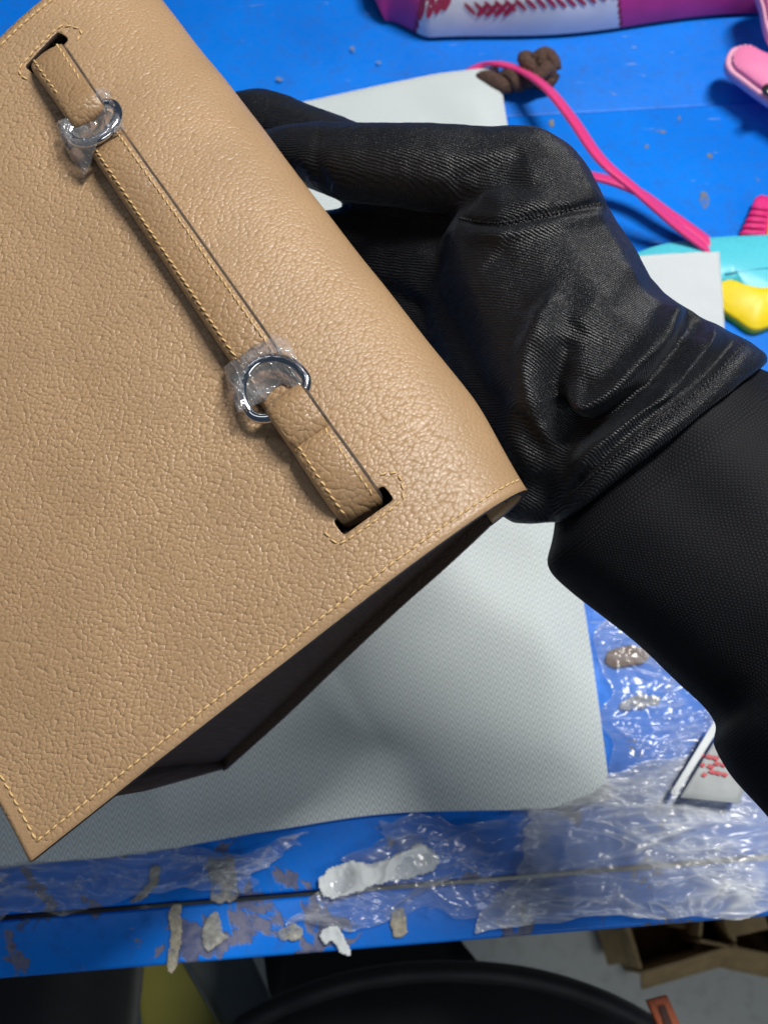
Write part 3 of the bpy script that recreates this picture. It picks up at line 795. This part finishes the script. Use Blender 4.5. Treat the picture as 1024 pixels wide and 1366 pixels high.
XS = np.array([[interp(i/6, range(len(secs)), [s_[q_] for s_ in secs]) for q_ in range(5)] for i in range(nst)])
for _ in range(6): XS[1:-1] = 0.25*XS[:-2]+0.5*XS[1:-1]+0.25*XS[2:]
for i in range(nst):
    X = [float(q_) for q_ in XS[i]]
    r_ = ring_pts(X[0], X[1], X[2], X[3], X[4], NR)
    c_ = cen[i]
    if prev: along += (c_-prev).length
    prev = c_
    circ = 2*math.pi*(X[3]/F*X[2]+X[4])/2
    for q_ in range(NR):
        p = r_[q_]; rad_ = (p-c_).normalized(); t = q_/NR
        dsp = 0.0034*fbm((along*16, math.cos(2*math.pi*t)*1.2, math.sin(2*math.pi*t)*1.2), 1, 7, 2)+0.0016*math.sin(along*95+2.5*math.sin(2*math.pi*t+1))*sstep(0.06, 0.2, along)
        r_[q_] = p+rad_*dsp; uvs.append((t*0.30*1050, along*1050))
    rings.append(r_)
verts = [p for r_ in rings for p in r_]; faces = []
for i in range(len(rings)-1):
    for k in range(NR):
        l = (k+1) % NR; faces.append((i*NR+k, i*NR+l, (i+1)*NR+l, (i+1)*NR+k))
sleeve = mesh('sleeve', local(person, verts), faces, sleeve_mat, person, uvs=uvs); fix_normals(sleeve)

# lap of the person under the table edge
jacket = simple('black_trousers', (0.006, 0.0065, 0.0085), 0.62, nscale=900, var=0.4, bump=0.3, sheen=0.2)
zl = -0.16
def lap_fn(u, v):
    px = 300+600*u; top = 1290+ (abs(u-0.5)*2)**2.2*85
    base = on(px, top, zl); yy = -0.34*v
    h = 0.05*math.sqrt(max(0, 1-(2*u-1)**2))
    return V((base.x*(1+0.15*v), base.y+yy-0.004, zl-0.05+h*(0.35+0.65*math.sin(min(1, v*4)*math.pi/2))+0.003*fbm((u*3, v*5, 0), 2, 3)))
sheet('lap', lap_fn, 50, 50, jacket, person, 0.006)
edge = [V(lap_fn(t, 0.0))+V((0, 0, 0.004)) for t in np.linspace(0, 1, 40)]
tube('jacket_hem', local(person, edge), 0.007, jacket, person, 10)
def thigh(u, v):
    a = on(-120+285*u, 1345-25*u, -0.20); z = -0.24+0.06*math.sqrt(max(0, 1-(2*u-1)**2))
    return V((a.x, a.y+0.10-0.5*v, z+0.004*fbm((u*2, v*6, 0), 2, 11)))
sheet('trouser_leg', thigh, 30, 40, jacket, person, 0.006)
orange = simple('orange_tab', rgb(176, 84, 40), 0.5, nscale=500, var=0.2, bump=0.2)
tz = zl+0.012
tabp = [on(860, 1334, tz), on(887, 1327, tz), on(907, 1372, tz), on(880, 1380, tz)]
slab('orange_tab', crom(tabp, 1, True), 0.004, orange, person, 0.001, 0.0005)
slab('tab_print', [on(877, 1343, tz+.0052), on(886, 1341, tz+.0052), on(897, 1368, tz+.0052), on(887, 1371, tz+.0052)], 0.0004, simple('tab_ink', rgb(70, 34, 20), 0.6), person, 0.0001)

# ------------------------------------------------------------------ silk pouch at the top
silk_pink = simple('magenta_silk', rgb(190, 38, 128), 0.35, nscale=60, var=0.1, sheen=0.2)
silk_white = simple('white_silk', rgb(208, 212, 222), 0.4, nscale=60, var=0.05, sheen=0.2)
silk_red = simple('crimson_print', rgb(150, 30, 70), 0.45, nscale=300, var=0.1)
silk_navy = simple('navy_print', rgb(30, 44, 130), 0.45, nscale=300, var=0.1)
po = [on(470, -60), on(517, 0), on(560, 48), on(600, 53), on(690, 45), on(780, 33), on(880, 24), on(955, 17), on(1010, 12)]
pm = Matrix.Translation(on(556, 58)) @ Matrix.Rotation(math.atan2((po[7]-po[2]).y, (po[7]-po[2]).x), 4, 'Z'); pouch = empty('silk_pouch', pm)
tag(pouch, 'magenta and white silk pouch with a chain print at the far end of the table', 'pouch')
pl = local(pouch, po); plen = pl[7].x+0.07; pdep = 0.16
def inpoly(x, y, poly):
    c_ = False; j = len(poly)-1
    for i in range(len(poly)):
        if (poly[i][1] > y) != (poly[j][1] > y) and x < (poly[j][0]-poly[i][0])*(y-poly[i][1])/(poly[j][1]-poly[i][1])+poly[i][0]: c_ = not c_
        j = i
    return c_
def pouch_pt(u, v):                 # u along the front, v: 0 front bottom -> 1 back
    x = -0.02+(plen+0.02)*u; e = min(1, min(u, 1-u)*plen/0.02)
    skew = -0.02*sstep(0.12, 0.0, u)
    a = v*math.pi*0.72
    if v < 0.5:
        t = v/0.5; y = 0.016*(1-math.cos(t*math.pi/2))*1.0; z = 0.040*math.sin(t*math.pi/2)
    else:
        t = (v-0.5)/0.5; y = 0.016+pdep*t; z = 0.040+0.008*math.sin(t*math.pi)-0.02*t*t
    z = z*(0.35+0.65*math.sqrt(e))+0.0025*fbm((u*6, v*3, 0), 1.5, 5)*min(1, v*4)
    yb = 0.0035*math.sin(u*9+1)+0.02*sstep(0.10, 0.0, u)
    return V((x+skew*v, y+yb, max(0.0015, z+0.0015)))
nu, nv = 220, 90; verts = []; faces = []; mi = []
for j in range(nv+1):
    for i in range(nu+1): verts.append(pouch_pt(i/nu, j/nv))
PW = pouch.matrix_world
def px_of(p):
    d = p-C; dep = d.dot(FW); return 512+F*d.dot(RT)/dep, 683-F*d.dot(UP)/dep
# print layout in pouch coordinates (u along, v up and over)
white1 = [(0.135, 0.26), (0.155, 1.1), (0.50, 1.1), (0.47, 0.60), (0.535, 0.0), (0.06, -0.1), (0.085, 0.22)]
white2 = [(0.845, 0.30), (0.83, 1.1), (0.955, 1.1), (0.945, 0.25)]
for j in range(nv):
    for i in range(nu):
        q_ = j*(nu+1)+i; faces.append((q_, q_+1, q_+nu+2, q_+nu+1)); u, v = (i+.5)/nu, (j+.5)/nv
        k = 0
        if inpoly(u, v, white1): k = 1
        elif inpoly(u, v, [(a*1.0+(0.008 if a > 0.3 else -0.008), b) for a, b in white1]): k = 2
        elif inpoly(u, v, white2): k = 1
        elif inpoly(u, v, [(0.83, 0.22), (0.815, 1.1), (0.97, 1.1), (0.96, 0.2)]): k = 3
        mi.append(k)
po_ = mesh('pouch_body', verts, faces, silk_pink, pouch)
for m_ in (silk_white, silk_red, silk_navy): po_.data.materials.append(m_)
po_.data.polygons.foreach_set('material_index', mi); fix_normals(po_)
def pnorm(u, v):
    e = 0.004; a = pouch_pt(u+e, v)-pouch_pt(u-e, v); b = pouch_pt(u, v+e)-pouch_pt(u, v-e); return a.cross(b).normalized()
def link_print(u0, v0, u1, v1, wd, mat, name='print_link'):
    p = pouch_pt(u0, v0); q_ = pouch_pt(u1, v1); n_ = pnorm((u0+u1)/2, (v0+v1)/2); t = (q_-p); L_ = t.length; t.normalize(); s = n_.cross(t); c_ = (p+q_)/2+n_*0.0004
    verts = []; faces = []; K = 14
    for k in range(K):
        a = 2*math.pi*k/K
        for f in (1.0, 0.05): verts.append(c_+t*math.cos(a)*L_/2*f*1.05+s*math.sin(a)*wd*f+n_*0.0003)
    for k in range(K):
        l = (k+1) % K; faces.append((2*k, 2*l, 2*l+1, 2*k+1))
    return mesh(name, verts, faces, mat, po_)
for k in range(16):
    u = 0.17+0.0225*k; v = 0.17+0.004*k; link_print(u, v+0.035, u+0.027, v-0.03, 0.0013, silk_red)
for k in range(6):
    v = 0.30+0.10*k; link_print(0.110, v, 0.134, v+0.09, 0.0022, silk_red)
for k in range(4): link_print(0.075+0.016*k, 0.10+0.02*k, 0.085+0.018*k, 0.26, 0.0026, silk_red)
for k in range(4): link_print(0.20+0.02*k, 0.13, 0.225+0.02*k, 0.2, 0.002, silk_red)
for k in range(3): link_print(0.86+0.028*k, 0.4, 0.875+0.028*k, 0.75, 0.003, silk_navy)

# ------------------------------------------------------------------ pink leather strap lying across the table
pink = simple('pink_leather', rgb(222, 60, 128), 0.42, nscale=900, var=0.06, bump=0.15)
pinkedge = simple('pink_edge', rgb(236, 120, 168), 0.4, nscale=900, var=0.06)
def ribbon(name, pts, wd, th, mat, parent, tilt=0.0):
    P = crom(pts, 10); rings = []
    for i, p in enumerate(P):
        t = (P[min(len(P)-1, i+1)]-P[max(0, i-1)]).normalized(); s = t.cross(V((0, 0, 1))).normalized(); u_ = s.cross(t)
        c_, s_ = math.cos(tilt), math.sin(tilt); s, u_ = s*c_+u_*s_, u_*c_-s*s_
        rings.append([p+s*wd*a+u_*th*b for a, b in ((-1, -.4), (-.9, -.5), (.9, -.5), (1, -.4), (1, .4), (.9, .5), (0, .62), (-.9, .5), (-1, .4))])
    rings = [local(parent, r_) for r_ in rings]
    return loft(name, rings, mat, parent)
ps = empty('pink_strap', on(800, 215)); tag(ps, 'narrow pink leather strap curving over the blue table past the brown knot', 'strap')
ribbon('strap_run', [on(620, 100, .0), on(642, 88, .003), on(662, 85, .010), on(694, 94, .016), on(728, 117, .026), on(762, 158, .034), on(800, 212, .040), on(848, 254, .034), on(900, 300, .020), on(950, 338, .010)], 0.0046, 0.0026, pink, ps, 0.45)
ribbon('strap_run', [on(700, 214, .016), on(765, 230, .018), on(810, 240, .018), on(850, 256, .016), on(890, 284, .014), on(930, 312, .011), on(965, 340, .009)], 0.0046, 0.0026, pink, ps, 0.4)

# ------------------------------------------------------------------ pink charm, right edge
lpink = simple('pale_pink_leather', rgb(232, 130, 176), 0.45, nscale=700, var=0.06, bump=0.12)
lrim = simple('pale_pink_edge', rgb(240, 176, 204), 0.5, nscale=700, var=0.05)
ch = empty('leather_charm', on(1000, 110)); tag(ch, 'pale pink leather charm with a lighter rim at the right edge of the table', 'charm')
zc = 0.02
lobe = crom([on(964, 88, zc), on(972, 73, zc), on(990, 70, zc), on(1012, 80, zc), on(1040, 88, zc), on(1075, 95, zc), on(1085, 130, zc), on(1065, 165, zc), on(1036, 152, zc), on(1010, 135, zc), on(985, 116, zc), on(968, 102, zc)], 6, True)
slab('charm_rim', lobe, 0.006, lrim, ch, 0.002, 0.001)
cc = sum(lobe, V())/len(lobe)
slab('charm_face', [cc+(p-cc)*0.86+V((0, 0, 0.0045)) for p in lobe], 0.005, lpink, ch, 0.002, 0.004)
up_ = crom([on(1006, -20, zc+.012), on(1012, 20, zc+.012), on(1018, 48, zc+.012), on(1030, 66, zc+.012), on(1060, 70, zc+.01), on(1075, 30, zc+.01), on(1060, -30, zc+.01)], 6, True)
slab('charm_rim', up_, 0.006, lrim, ch, 0.002, 0.001)
cc = sum(up_, V())/len(up_)
slab('charm_face', [cc+(p-cc)*0.84+V((0, 0, 0.0045)) for p in up_], 0.005, lpink, ch, 0.002, 0.003)
stitch_run('rim_stitching', [p+(cc0-p).normalized()*0.0042+V((0, 0, 0.0085)) for cc0 in [sum(lobe, V())/len(lobe)] for p in lobe], 0.0034, 0.0026, 0.0005, 0.05, owner=ch, mat=lrim)
eye = [on(1024, 121, zc+.012)+V((math.cos(a)*0.0045, math.sin(a)*0.0045, 0)) for a in np.linspace(0, 2*math.pi, 16, endpoint=False)]
slab('stud', eye, 0.002, simple('dark_stud', (0.02, 0.02, 0.022), 0.25), ch, 0.0008, 0.001)

# ------------------------------------------------------------------ turquoise and yellow charm
turq = simple('turquoise_leather', rgb(82, 198, 216), 0.4, nscale=500, var=0.06, bump=0.15)
yell = simple('yellow_leather', rgb(236, 208, 10), 0.45, nscale=300, var=0.06, bump=0.1)
mag = simple('magenta_leather', rgb(214, 36, 122), 0.5, nscale=400, var=0.1, bump=0.2)
tc = empty('leather_charm', on(1000, 370)); tag(tc, 'turquoise, yellow and magenta leather charm partly under the white cloth corner', 'charm')
z1 = 0.006
yo = crom([on(930, 372, .001), on(965, 378, .001), on(1010, 386, .001), on(1080, 380, .001), on(1090, 420, .001), on(1040, 434, .001), on(1004, 446, .001), on(978, 432, .001), on(950, 410, .001)], 6, True)
slab('yellow_piece', yo, 0.006, yell, tc, 0.002, 0.006)
to = crom([on(838, 352, z1), on(870, 334, z1), on(930, 324, z1), on(990, 320, z1), on(1060, 322, z1), on(1090, 360, z1), on(1060, 396, z1), on(1020, 398, z1), on(992, 392, z1), on(974, 380, z1), on(940, 384, z1), on(880, 376, z1)], 6, True)
slab('turquoise_piece', to, 0.005, turq, tc, 0.002, 0.003)
mo = [on(980, 330, .002), on(986, 312, .002), on(996, 290, .002), on(1003, 271, .002), on(1010, 267, .002), on(1026, 271, .002), on(1022, 295, .002), on(1015, 330, .002)]
slab('magenta_piece', mo, 0.006, mag, tc, 0.0015, 0.001)
for k in range(6):
    t = (k+.5)/6; a = on(1004-24*t, 273+52*t, .0090); b = on(1024-9*t, 276+50*t, .0090); tube('gather', local(tc, [a, (a+b)/2+V((0, 0, .001)), b]), 0.0011, mag, tc, 6)
slab('yellow_band', [on(1017, 330, .003), on(1021, 300, .003), on(1028, 274, .003), on(1050, 280, .003), on(1045, 330, .003)], 0.006, yell, tc, 0.0015, 0.001)
tst = simple('turquoise_thread', rgb(40, 140, 170), 0.6)
tube('crease', local(tc, crom([on(966, 366, .0128), on(990, 362, .0132), on(1024, 358, .0132)], 6)), 0.0006, tst, tc, 6)
herring2 = mat_herring('white_twill_cotton', rgb(216, 222, 224), rgb(190, 198, 202), 0.02, 0.0016, 0.5)
def c2fn(u, v):
    a = on(806, 486, .004); b = on(968, 476, .004); c_ = on(958, 337, .016); d = on(800, 352, .016)
    p = a*(1-u)*(1-v)+b*u*(1-v)+c_*u*v+d*(1-u)*v
    q_ = V(((u-0.5)*2, (v-0.5)*2, 0)); p.z += 0.0015*fbm((p.x, p.y, 0), 30, 4)+0.003*math.sin(math.pi*u)*v
    return p
sheet('cloth_corner', c2fn, 30, 30, herring2, d2, 0.0016)

# ------------------------------------------------------------------ clear plastic film on the table, scraps and tape
film_big = film_mat('crumpled_clear_plastic', 0.08, (0.90, 0.91, 0.93), 0.20, 15, 0.40, 0.0035, 0.22, 0.30, 14.0)
film_grey = film_mat('layered_clear_plastic', 0.24, (0.80, 0.81, 0.82), 0.24, 13, 0.35, 0.0035, 0.20, 0.40, 10.0)
def film(label, corners, amp, sc, seed, base=0.003, nu=110, nv=80, th=0.0, mat=None):
    a, b, c_, d = [V(p) for p in corners]
    def fn(u, v):
        p = a*(1-u)*(1-v)+b*u*(1-v)+c_*u*v+d*(1-u)*v
        p.x += 0.010*fbm((v*4, u, seed), 1, seed, 3); p.y += 0.008*fbm((u*4, v, seed), 1, seed+5, 3)
        r_ = 0.0
        for k in range(4):
            s = sc*1.9**k; r_ += (1-abs(nz((p.x+seed, p.y, 0), s, seed+k*7)*2.2))*0.55**k
        z = base+amp*max(0.0, r_*0.55)
        e = min(u, 1-u, v, 1-v); z = base+(z-base)*(0.35+0.65*sstep(0, 0.12, e))
        return V((p.x, p.y, z))
    root_name = 'plastic_film'
    verts = []; faces = []
    o = sheet(root_name, fn, nu, nv, mat or film_big); tag(o, label, 'plastic film', 'clear plastic film on the table'); return o
film('crumpled clear plastic film over the near right corner of the table', (on(640, 1246), on(1130, 1214), on(1130, 960), on(742, 1062)), 0.006, 18, 1.7, mat=film_grey)
film('clear plastic film between the dust bag and the black sleeve', (on(812, 1090), on(1010, 1080), on(985, 930), on(806, 810)), 0.005, 24, 6.4)
film('thin clear film peeking out under the near left edge of the dust bag', (on(-60, 1236), on(330, 1180), on(420, 1120), on(-60, 1140)), 0.002, 16, 3.1)
film('wrinkled clear film along the table groove below the dust bag', (on(400, 1232), on(700, 1212), on(740, 1080), on(520, 1100)), 0.004, 22, 9.2)
white_pl = simple('white_paper', rgb(216, 222, 224), 0.7, nscale=120, var=0.06, bump=0.3)
lb = empty('printed_label', on(930, 1010, .016)); tag(lb, 'white label strip with red print inside the clear film beside the sleeve', 'label')
zL = 0.016
slab('label_strip', [on(893, 1058, zL), on(900, 1062, zL), on(962, 966, zL), on(954, 958, zL)], 0.0006, white_pl, lb, 0.0002)
slab('label_sheet', [on(906, 1064, zL-.002), on(985, 1072, zL-.002), on(1010, 990, zL-.002), on(966, 966, zL-.002)], 0.0006, simple('label_grey', rgb(150, 156, 158), 0.5, nscale=90, var=0.15), lb, 0.0002)
redi = simple('red_print', rgb(180, 40, 56), 0.5, nscale=500, var=0.2)
for (x, y, w_, h_) in [(934+9*(k % 4)+2*(k//4), 1004+11*(k//4)+2*(k % 3), 5+(k*3) % 4, 4+(k*5) % 5) for k in range(12)]:
    slab('print_block', [on(x, y, zL-.0008), on(x+w_, y+3, zL-.0008), on(x+w_-4, y+h_+3, zL-.0008), on(x-4, y+h_, zL-.0008)], 0.0004, redi, lb, 0.0001)
def mat_tape(name, col, lo, hi):
    m = M(name); co = m.coord('Object'); n1 = m.noise(co, 110, 5, 0.65); n2 = m.noise(co, 500, 3)
    m.set(Base_Color=m.ramp(n2.outputs[0], [(0.3, [c*0.7 for c in col]), (0.7, [c*1.25 for c in col])]), Roughness=0.35, Alpha=m.ramp(n1.outputs[0], [(0.36, lo), (0.62, hi)]))
    m.bump(n1.outputs[0], 0.6, 0.0012); return m.m
tape_m = mat_tape('cloudy_old_tape', rgb(168, 168, 160), 0.12, 0.85)
beige_m = mat_tape('beige_old_tape', rgb(176, 170, 150), 0.35, 0.95)
brown_m = simple('brown_residue', rgb(112, 84, 66), 0.7, nscale=120, var=0.35, bump=0.5)
def crumple(name, label, cat, pts, mat, amp, seed, grp, step=0.0011, z0=0.002, th=0.001):
    P = crom([on(a, b, 0) for a, b in pts], 6, True); poly = [(p.x+0.0012*nz(p, 300, seed), p.y+0.0012*nz(p, 300, seed+4)) for p in P]
    xs = [p[0] for p in poly]; ys = [p[1] for p in poly]; idx = {}; verts = []; faces = []
    nx_, ny_ = int((max(xs)-min(xs))/step)+1, int((max(ys)-min(ys))/step)+1
    def vid(i, j):
        if (i, j) not in idx:
            x, y = min(xs)+i*step, min(ys)+j*step; r_ = sum((1-abs(nz((x, y, 0), 48*2**k, seed+k*5)*2.2))*0.4**k for k in range(3))
            idx[(i, j)] = len(verts); verts.append((x, y, z0+amp*max(0, r_)))
        return idx[(i, j)]
    for i in range(nx_):
        for j in range(ny_):
            if inpoly(min(xs)+(i+.5)*step, min(ys)+(j+.5)*step, poly): faces.append((vid(i, j), vid(i+1, j), vid(i+1, j+1), vid(i, j+1)))
    o = mesh(name, verts, faces, mat); m_ = o.modifiers.new('thickness', 'SOLIDIFY'); m_.thickness = th; m_.offset = -1; bake(o); tag(o, label, cat, grp); return o
def scrap(name, label, cat, pts, mat, th=0.0012, jag=1.6, crown=0.0, grp=None, n=7, z=0.0008):
    P = [(a_+random.uniform(-jag, jag), b_+random.uniform(-jag, jag)) for a_, b_ in pts]
    return crumple(name, label, cat, P, mat, 0.0004+crown, random.uniform(0, 9), grp, 0.0006, 0.0008, 0.0003)
g_ = 'torn scraps and tape stuck to the table front'
o = crumple('paper_scrap', 'large torn white paper scrap lying over the table groove', 'paper scrap', [(426, 1186), (436, 1162), (470, 1150), (500, 1152), (530, 1140), (560, 1128), (582, 1142), (578, 1160), (545, 1172), (500, 1182), (470, 1192), (440, 1196)], white_pl, 0.0042, 2.0, g_, 0.0007)
o = crumple('paper_scrap', 'small hooked white paper scrap near the table front edge', 'paper scrap', [(427, 1246), (436, 1237), (450, 1238), (460, 1252), (468, 1270), (456, 1272), (446, 1258), (432, 1258)], white_pl, 0.0026, 7.0, g_, 0.0007)
scrap('tape_scrap', 'square piece of cloudy tape just behind the table groove', 'tape', [(276, 1150), (292, 1146), (311, 1146), (314, 1172), (318, 1196), (300, 1204), (284, 1202), (280, 1176)], tape_m, 0.0009, 1.3, 0, g_, 5)
scrap('tape_scrap', 'narrow upright beige tape strip on the front rail', 'tape', [(229, 1212), (243, 1210), (241, 1250), (238, 1292), (225, 1293), (228, 1255)], beige_m, 0.0010, 1.2, 0, g_, 8)
scrap('tape_scrap', 'slanting beige tape shred behind the groove, left of the square tape', 'tape', [(202, 1160), (214, 1156), (212, 1176), (196, 1196), (176, 1204), (186, 1190), (198, 1178)], beige_m, 0.0008, 1.6, 0, g_, 6)
scrap('tape_scrap', 'ragged clear tape shred on the front rail below the square tape', 'tape', [(274, 1228), (288, 1216), (296, 1236), (304, 1250), (292, 1258), (276, 1268), (270, 1250)], tape_m, 0.0008, 2.0, 0, g_, 6)
scrap('residue_patch', 'beige glue patch on the front rail below the large paper scrap', 'residue', [(522, 1222), (534, 1214), (544, 1232), (540, 1250), (526, 1246)], beige_m, 0.0008, 1.8, 0, g_, 6)
scrap('residue_patch', 'grey-brown glue patch on the front rail left of the hooked scrap', 'residue', [(370, 1242), (388, 1232), (404, 1240), (398, 1254), (380, 1256)], tape_m, 0.0008, 2.2, 0, g_, 6)
scrap('residue_patch', 'brown glue patch on the table beside the dust bag right edge', 'residue', [(808, 872), (826, 862), (850, 866), (866, 872), (856, 886), (830, 892), (812, 890)], brown_m, 0.0016, 2.5, 0.001, None, 6)
scrap('tape_scrap', 'curled grey tape ridge on the table under the film by the sleeve', 'tape', [(826, 938), (850, 928), (874, 930), (880, 938), (850, 944), (830, 948)], tape_m, 0.0024, 1.8, 0.001, g_, 6)

# small bare flecks where the table paint has come off
fleck_m = mat_tape('bare_fleck', rgb(150, 150, 132), 0.05, 0.6)
for k, (x, y, w_, h_) in enumerate(((946, 208, 9, 6), (938, 268, 14, 22), (735, 165, 7, 12), (880, 176, 16, 3), (862, 196, 6, 5), (905, 158, 4, 9), (470, 66, 6, 8), (372, 106, 10, 5), (1010, 240, 5, 4), (505, 84, 5, 4))):
    o = crumple('paint_chip', None, None, [(x-w_*.5, y), (x-w_*.2, y-h_*.5), (x+w_*.35, y-h_*.4), (x+w_*.5, y+h_*.1), (x+w_*.1, y+h_*.5)], fleck_m, 0.0001, k*1.7, None, 0.0007, 0.0003, 0.0001)
    o.parent = table; o.matrix_parent_inverse = table.matrix_world.inverted()

# ------------------------------------------------------------------ things on the floor below the table edge
kraft = simple('brown_cardboard', rgb(176, 148, 104), 0.75, nscale=60, var=0.15, bump=0.2)
kraft_d = simple('inner_cardboard', rgb(132, 104, 72), 0.8, nscale=60, var=0.2)
def carton(label, px, py, z, sx, sy, sz, rot, seed):
    p = on(px, py, z); root = empty('cardboard_box', Matrix.Translation(p) @ Matrix.Rotation(rot, 4, 'Z')); tag(root, label, 'box', 'cardboard boxes on the floor')
    t = 0.004
    for (nm, s, l) in (('side', (sx, t, sz), (0, sy/2, sz/2)), ('side', (sx, t, sz), (0, -sy/2, sz/2)), ('side', (t, sy-2*t, sz), (sx/2, 0, sz/2)), ('side', (t, sy-2*t, sz), (-sx/2, 0, sz/2)), ('base', (sx-t*2, sy-t*2, t), (0, 0, t))):
        o = bevel_box(nm, s, kraft if nm == 'side' else kraft_d, root, 0.001, 1); o.location = l
    for (s, l, r_) in (((sx-.01, sy*.42, t), (0, sy*.62, sz+.03), (0.55, 0, 0)), ((sx-.01, sy*.42, t), (0, -sy*.60, sz-.04), (0.9, 0, 0)), ((sx*.4, sy-.02, t), (sx*.6, 0, sz+.02), (0, -0.5, 0)), ((sx*.4, sy-.02, t), (-sx*.55, 0, sz-.05), (0, -0.8, 0))):
        o = bevel_box('flap', s, kraft, root, 0.001, 1); o.location = l; o.rotation_euler = r_
    return root
FZ = -0.75
carton('open cardboard box on the floor nearest the black lap', 872, 1222, FZ, 0.11, 0.09, 0.09, 0.25, 1)
carton('open cardboard box on the floor at the right, partly under the table', 968, 1212, FZ, 0.11, 0.09, 0.09, -0.2, 2)
ypl = simple('yellow_card', rgb(196, 186, 84), 0.6, nscale=20, var=0.06)
gpl = simple('grey_card', rgb(150, 152, 146), 0.6, nscale=20, var=0.08)
def leaning(name, label, pts, th, mat, cat):
    P = [on(a, b, c_) for a, b, c_ in pts]; o = slab(name, P, th, mat, None, 0.001); tag(o, label, cat); return o
leaning('card_sheet', 'yellow card sheet seen below the table edge at left', [(176, 1280, -.26), (236, 1270, -.26), (300, 1380, -.28), (196, 1390, -.28)], 0.004, ypl, 'card')
leaning('card_sheet', 'grey card sheet beside the yellow one below the table edge', [(246, 1270, -.27), (330, 1262, -.27), (362, 1330, -.28), (345, 1395, -.29), (306, 1392, -.29)], 0.004, gpl, 'card')
leaning('fabric_roll', 'black fabric bundle under the table edge beside the grey card', [(355, 1260, -.36), (600, 1240, -.36), (640, 1290, -.38), (560, 1360, -.40), (370, 1370, -.40)], 0.03, jacket, 'fabric')
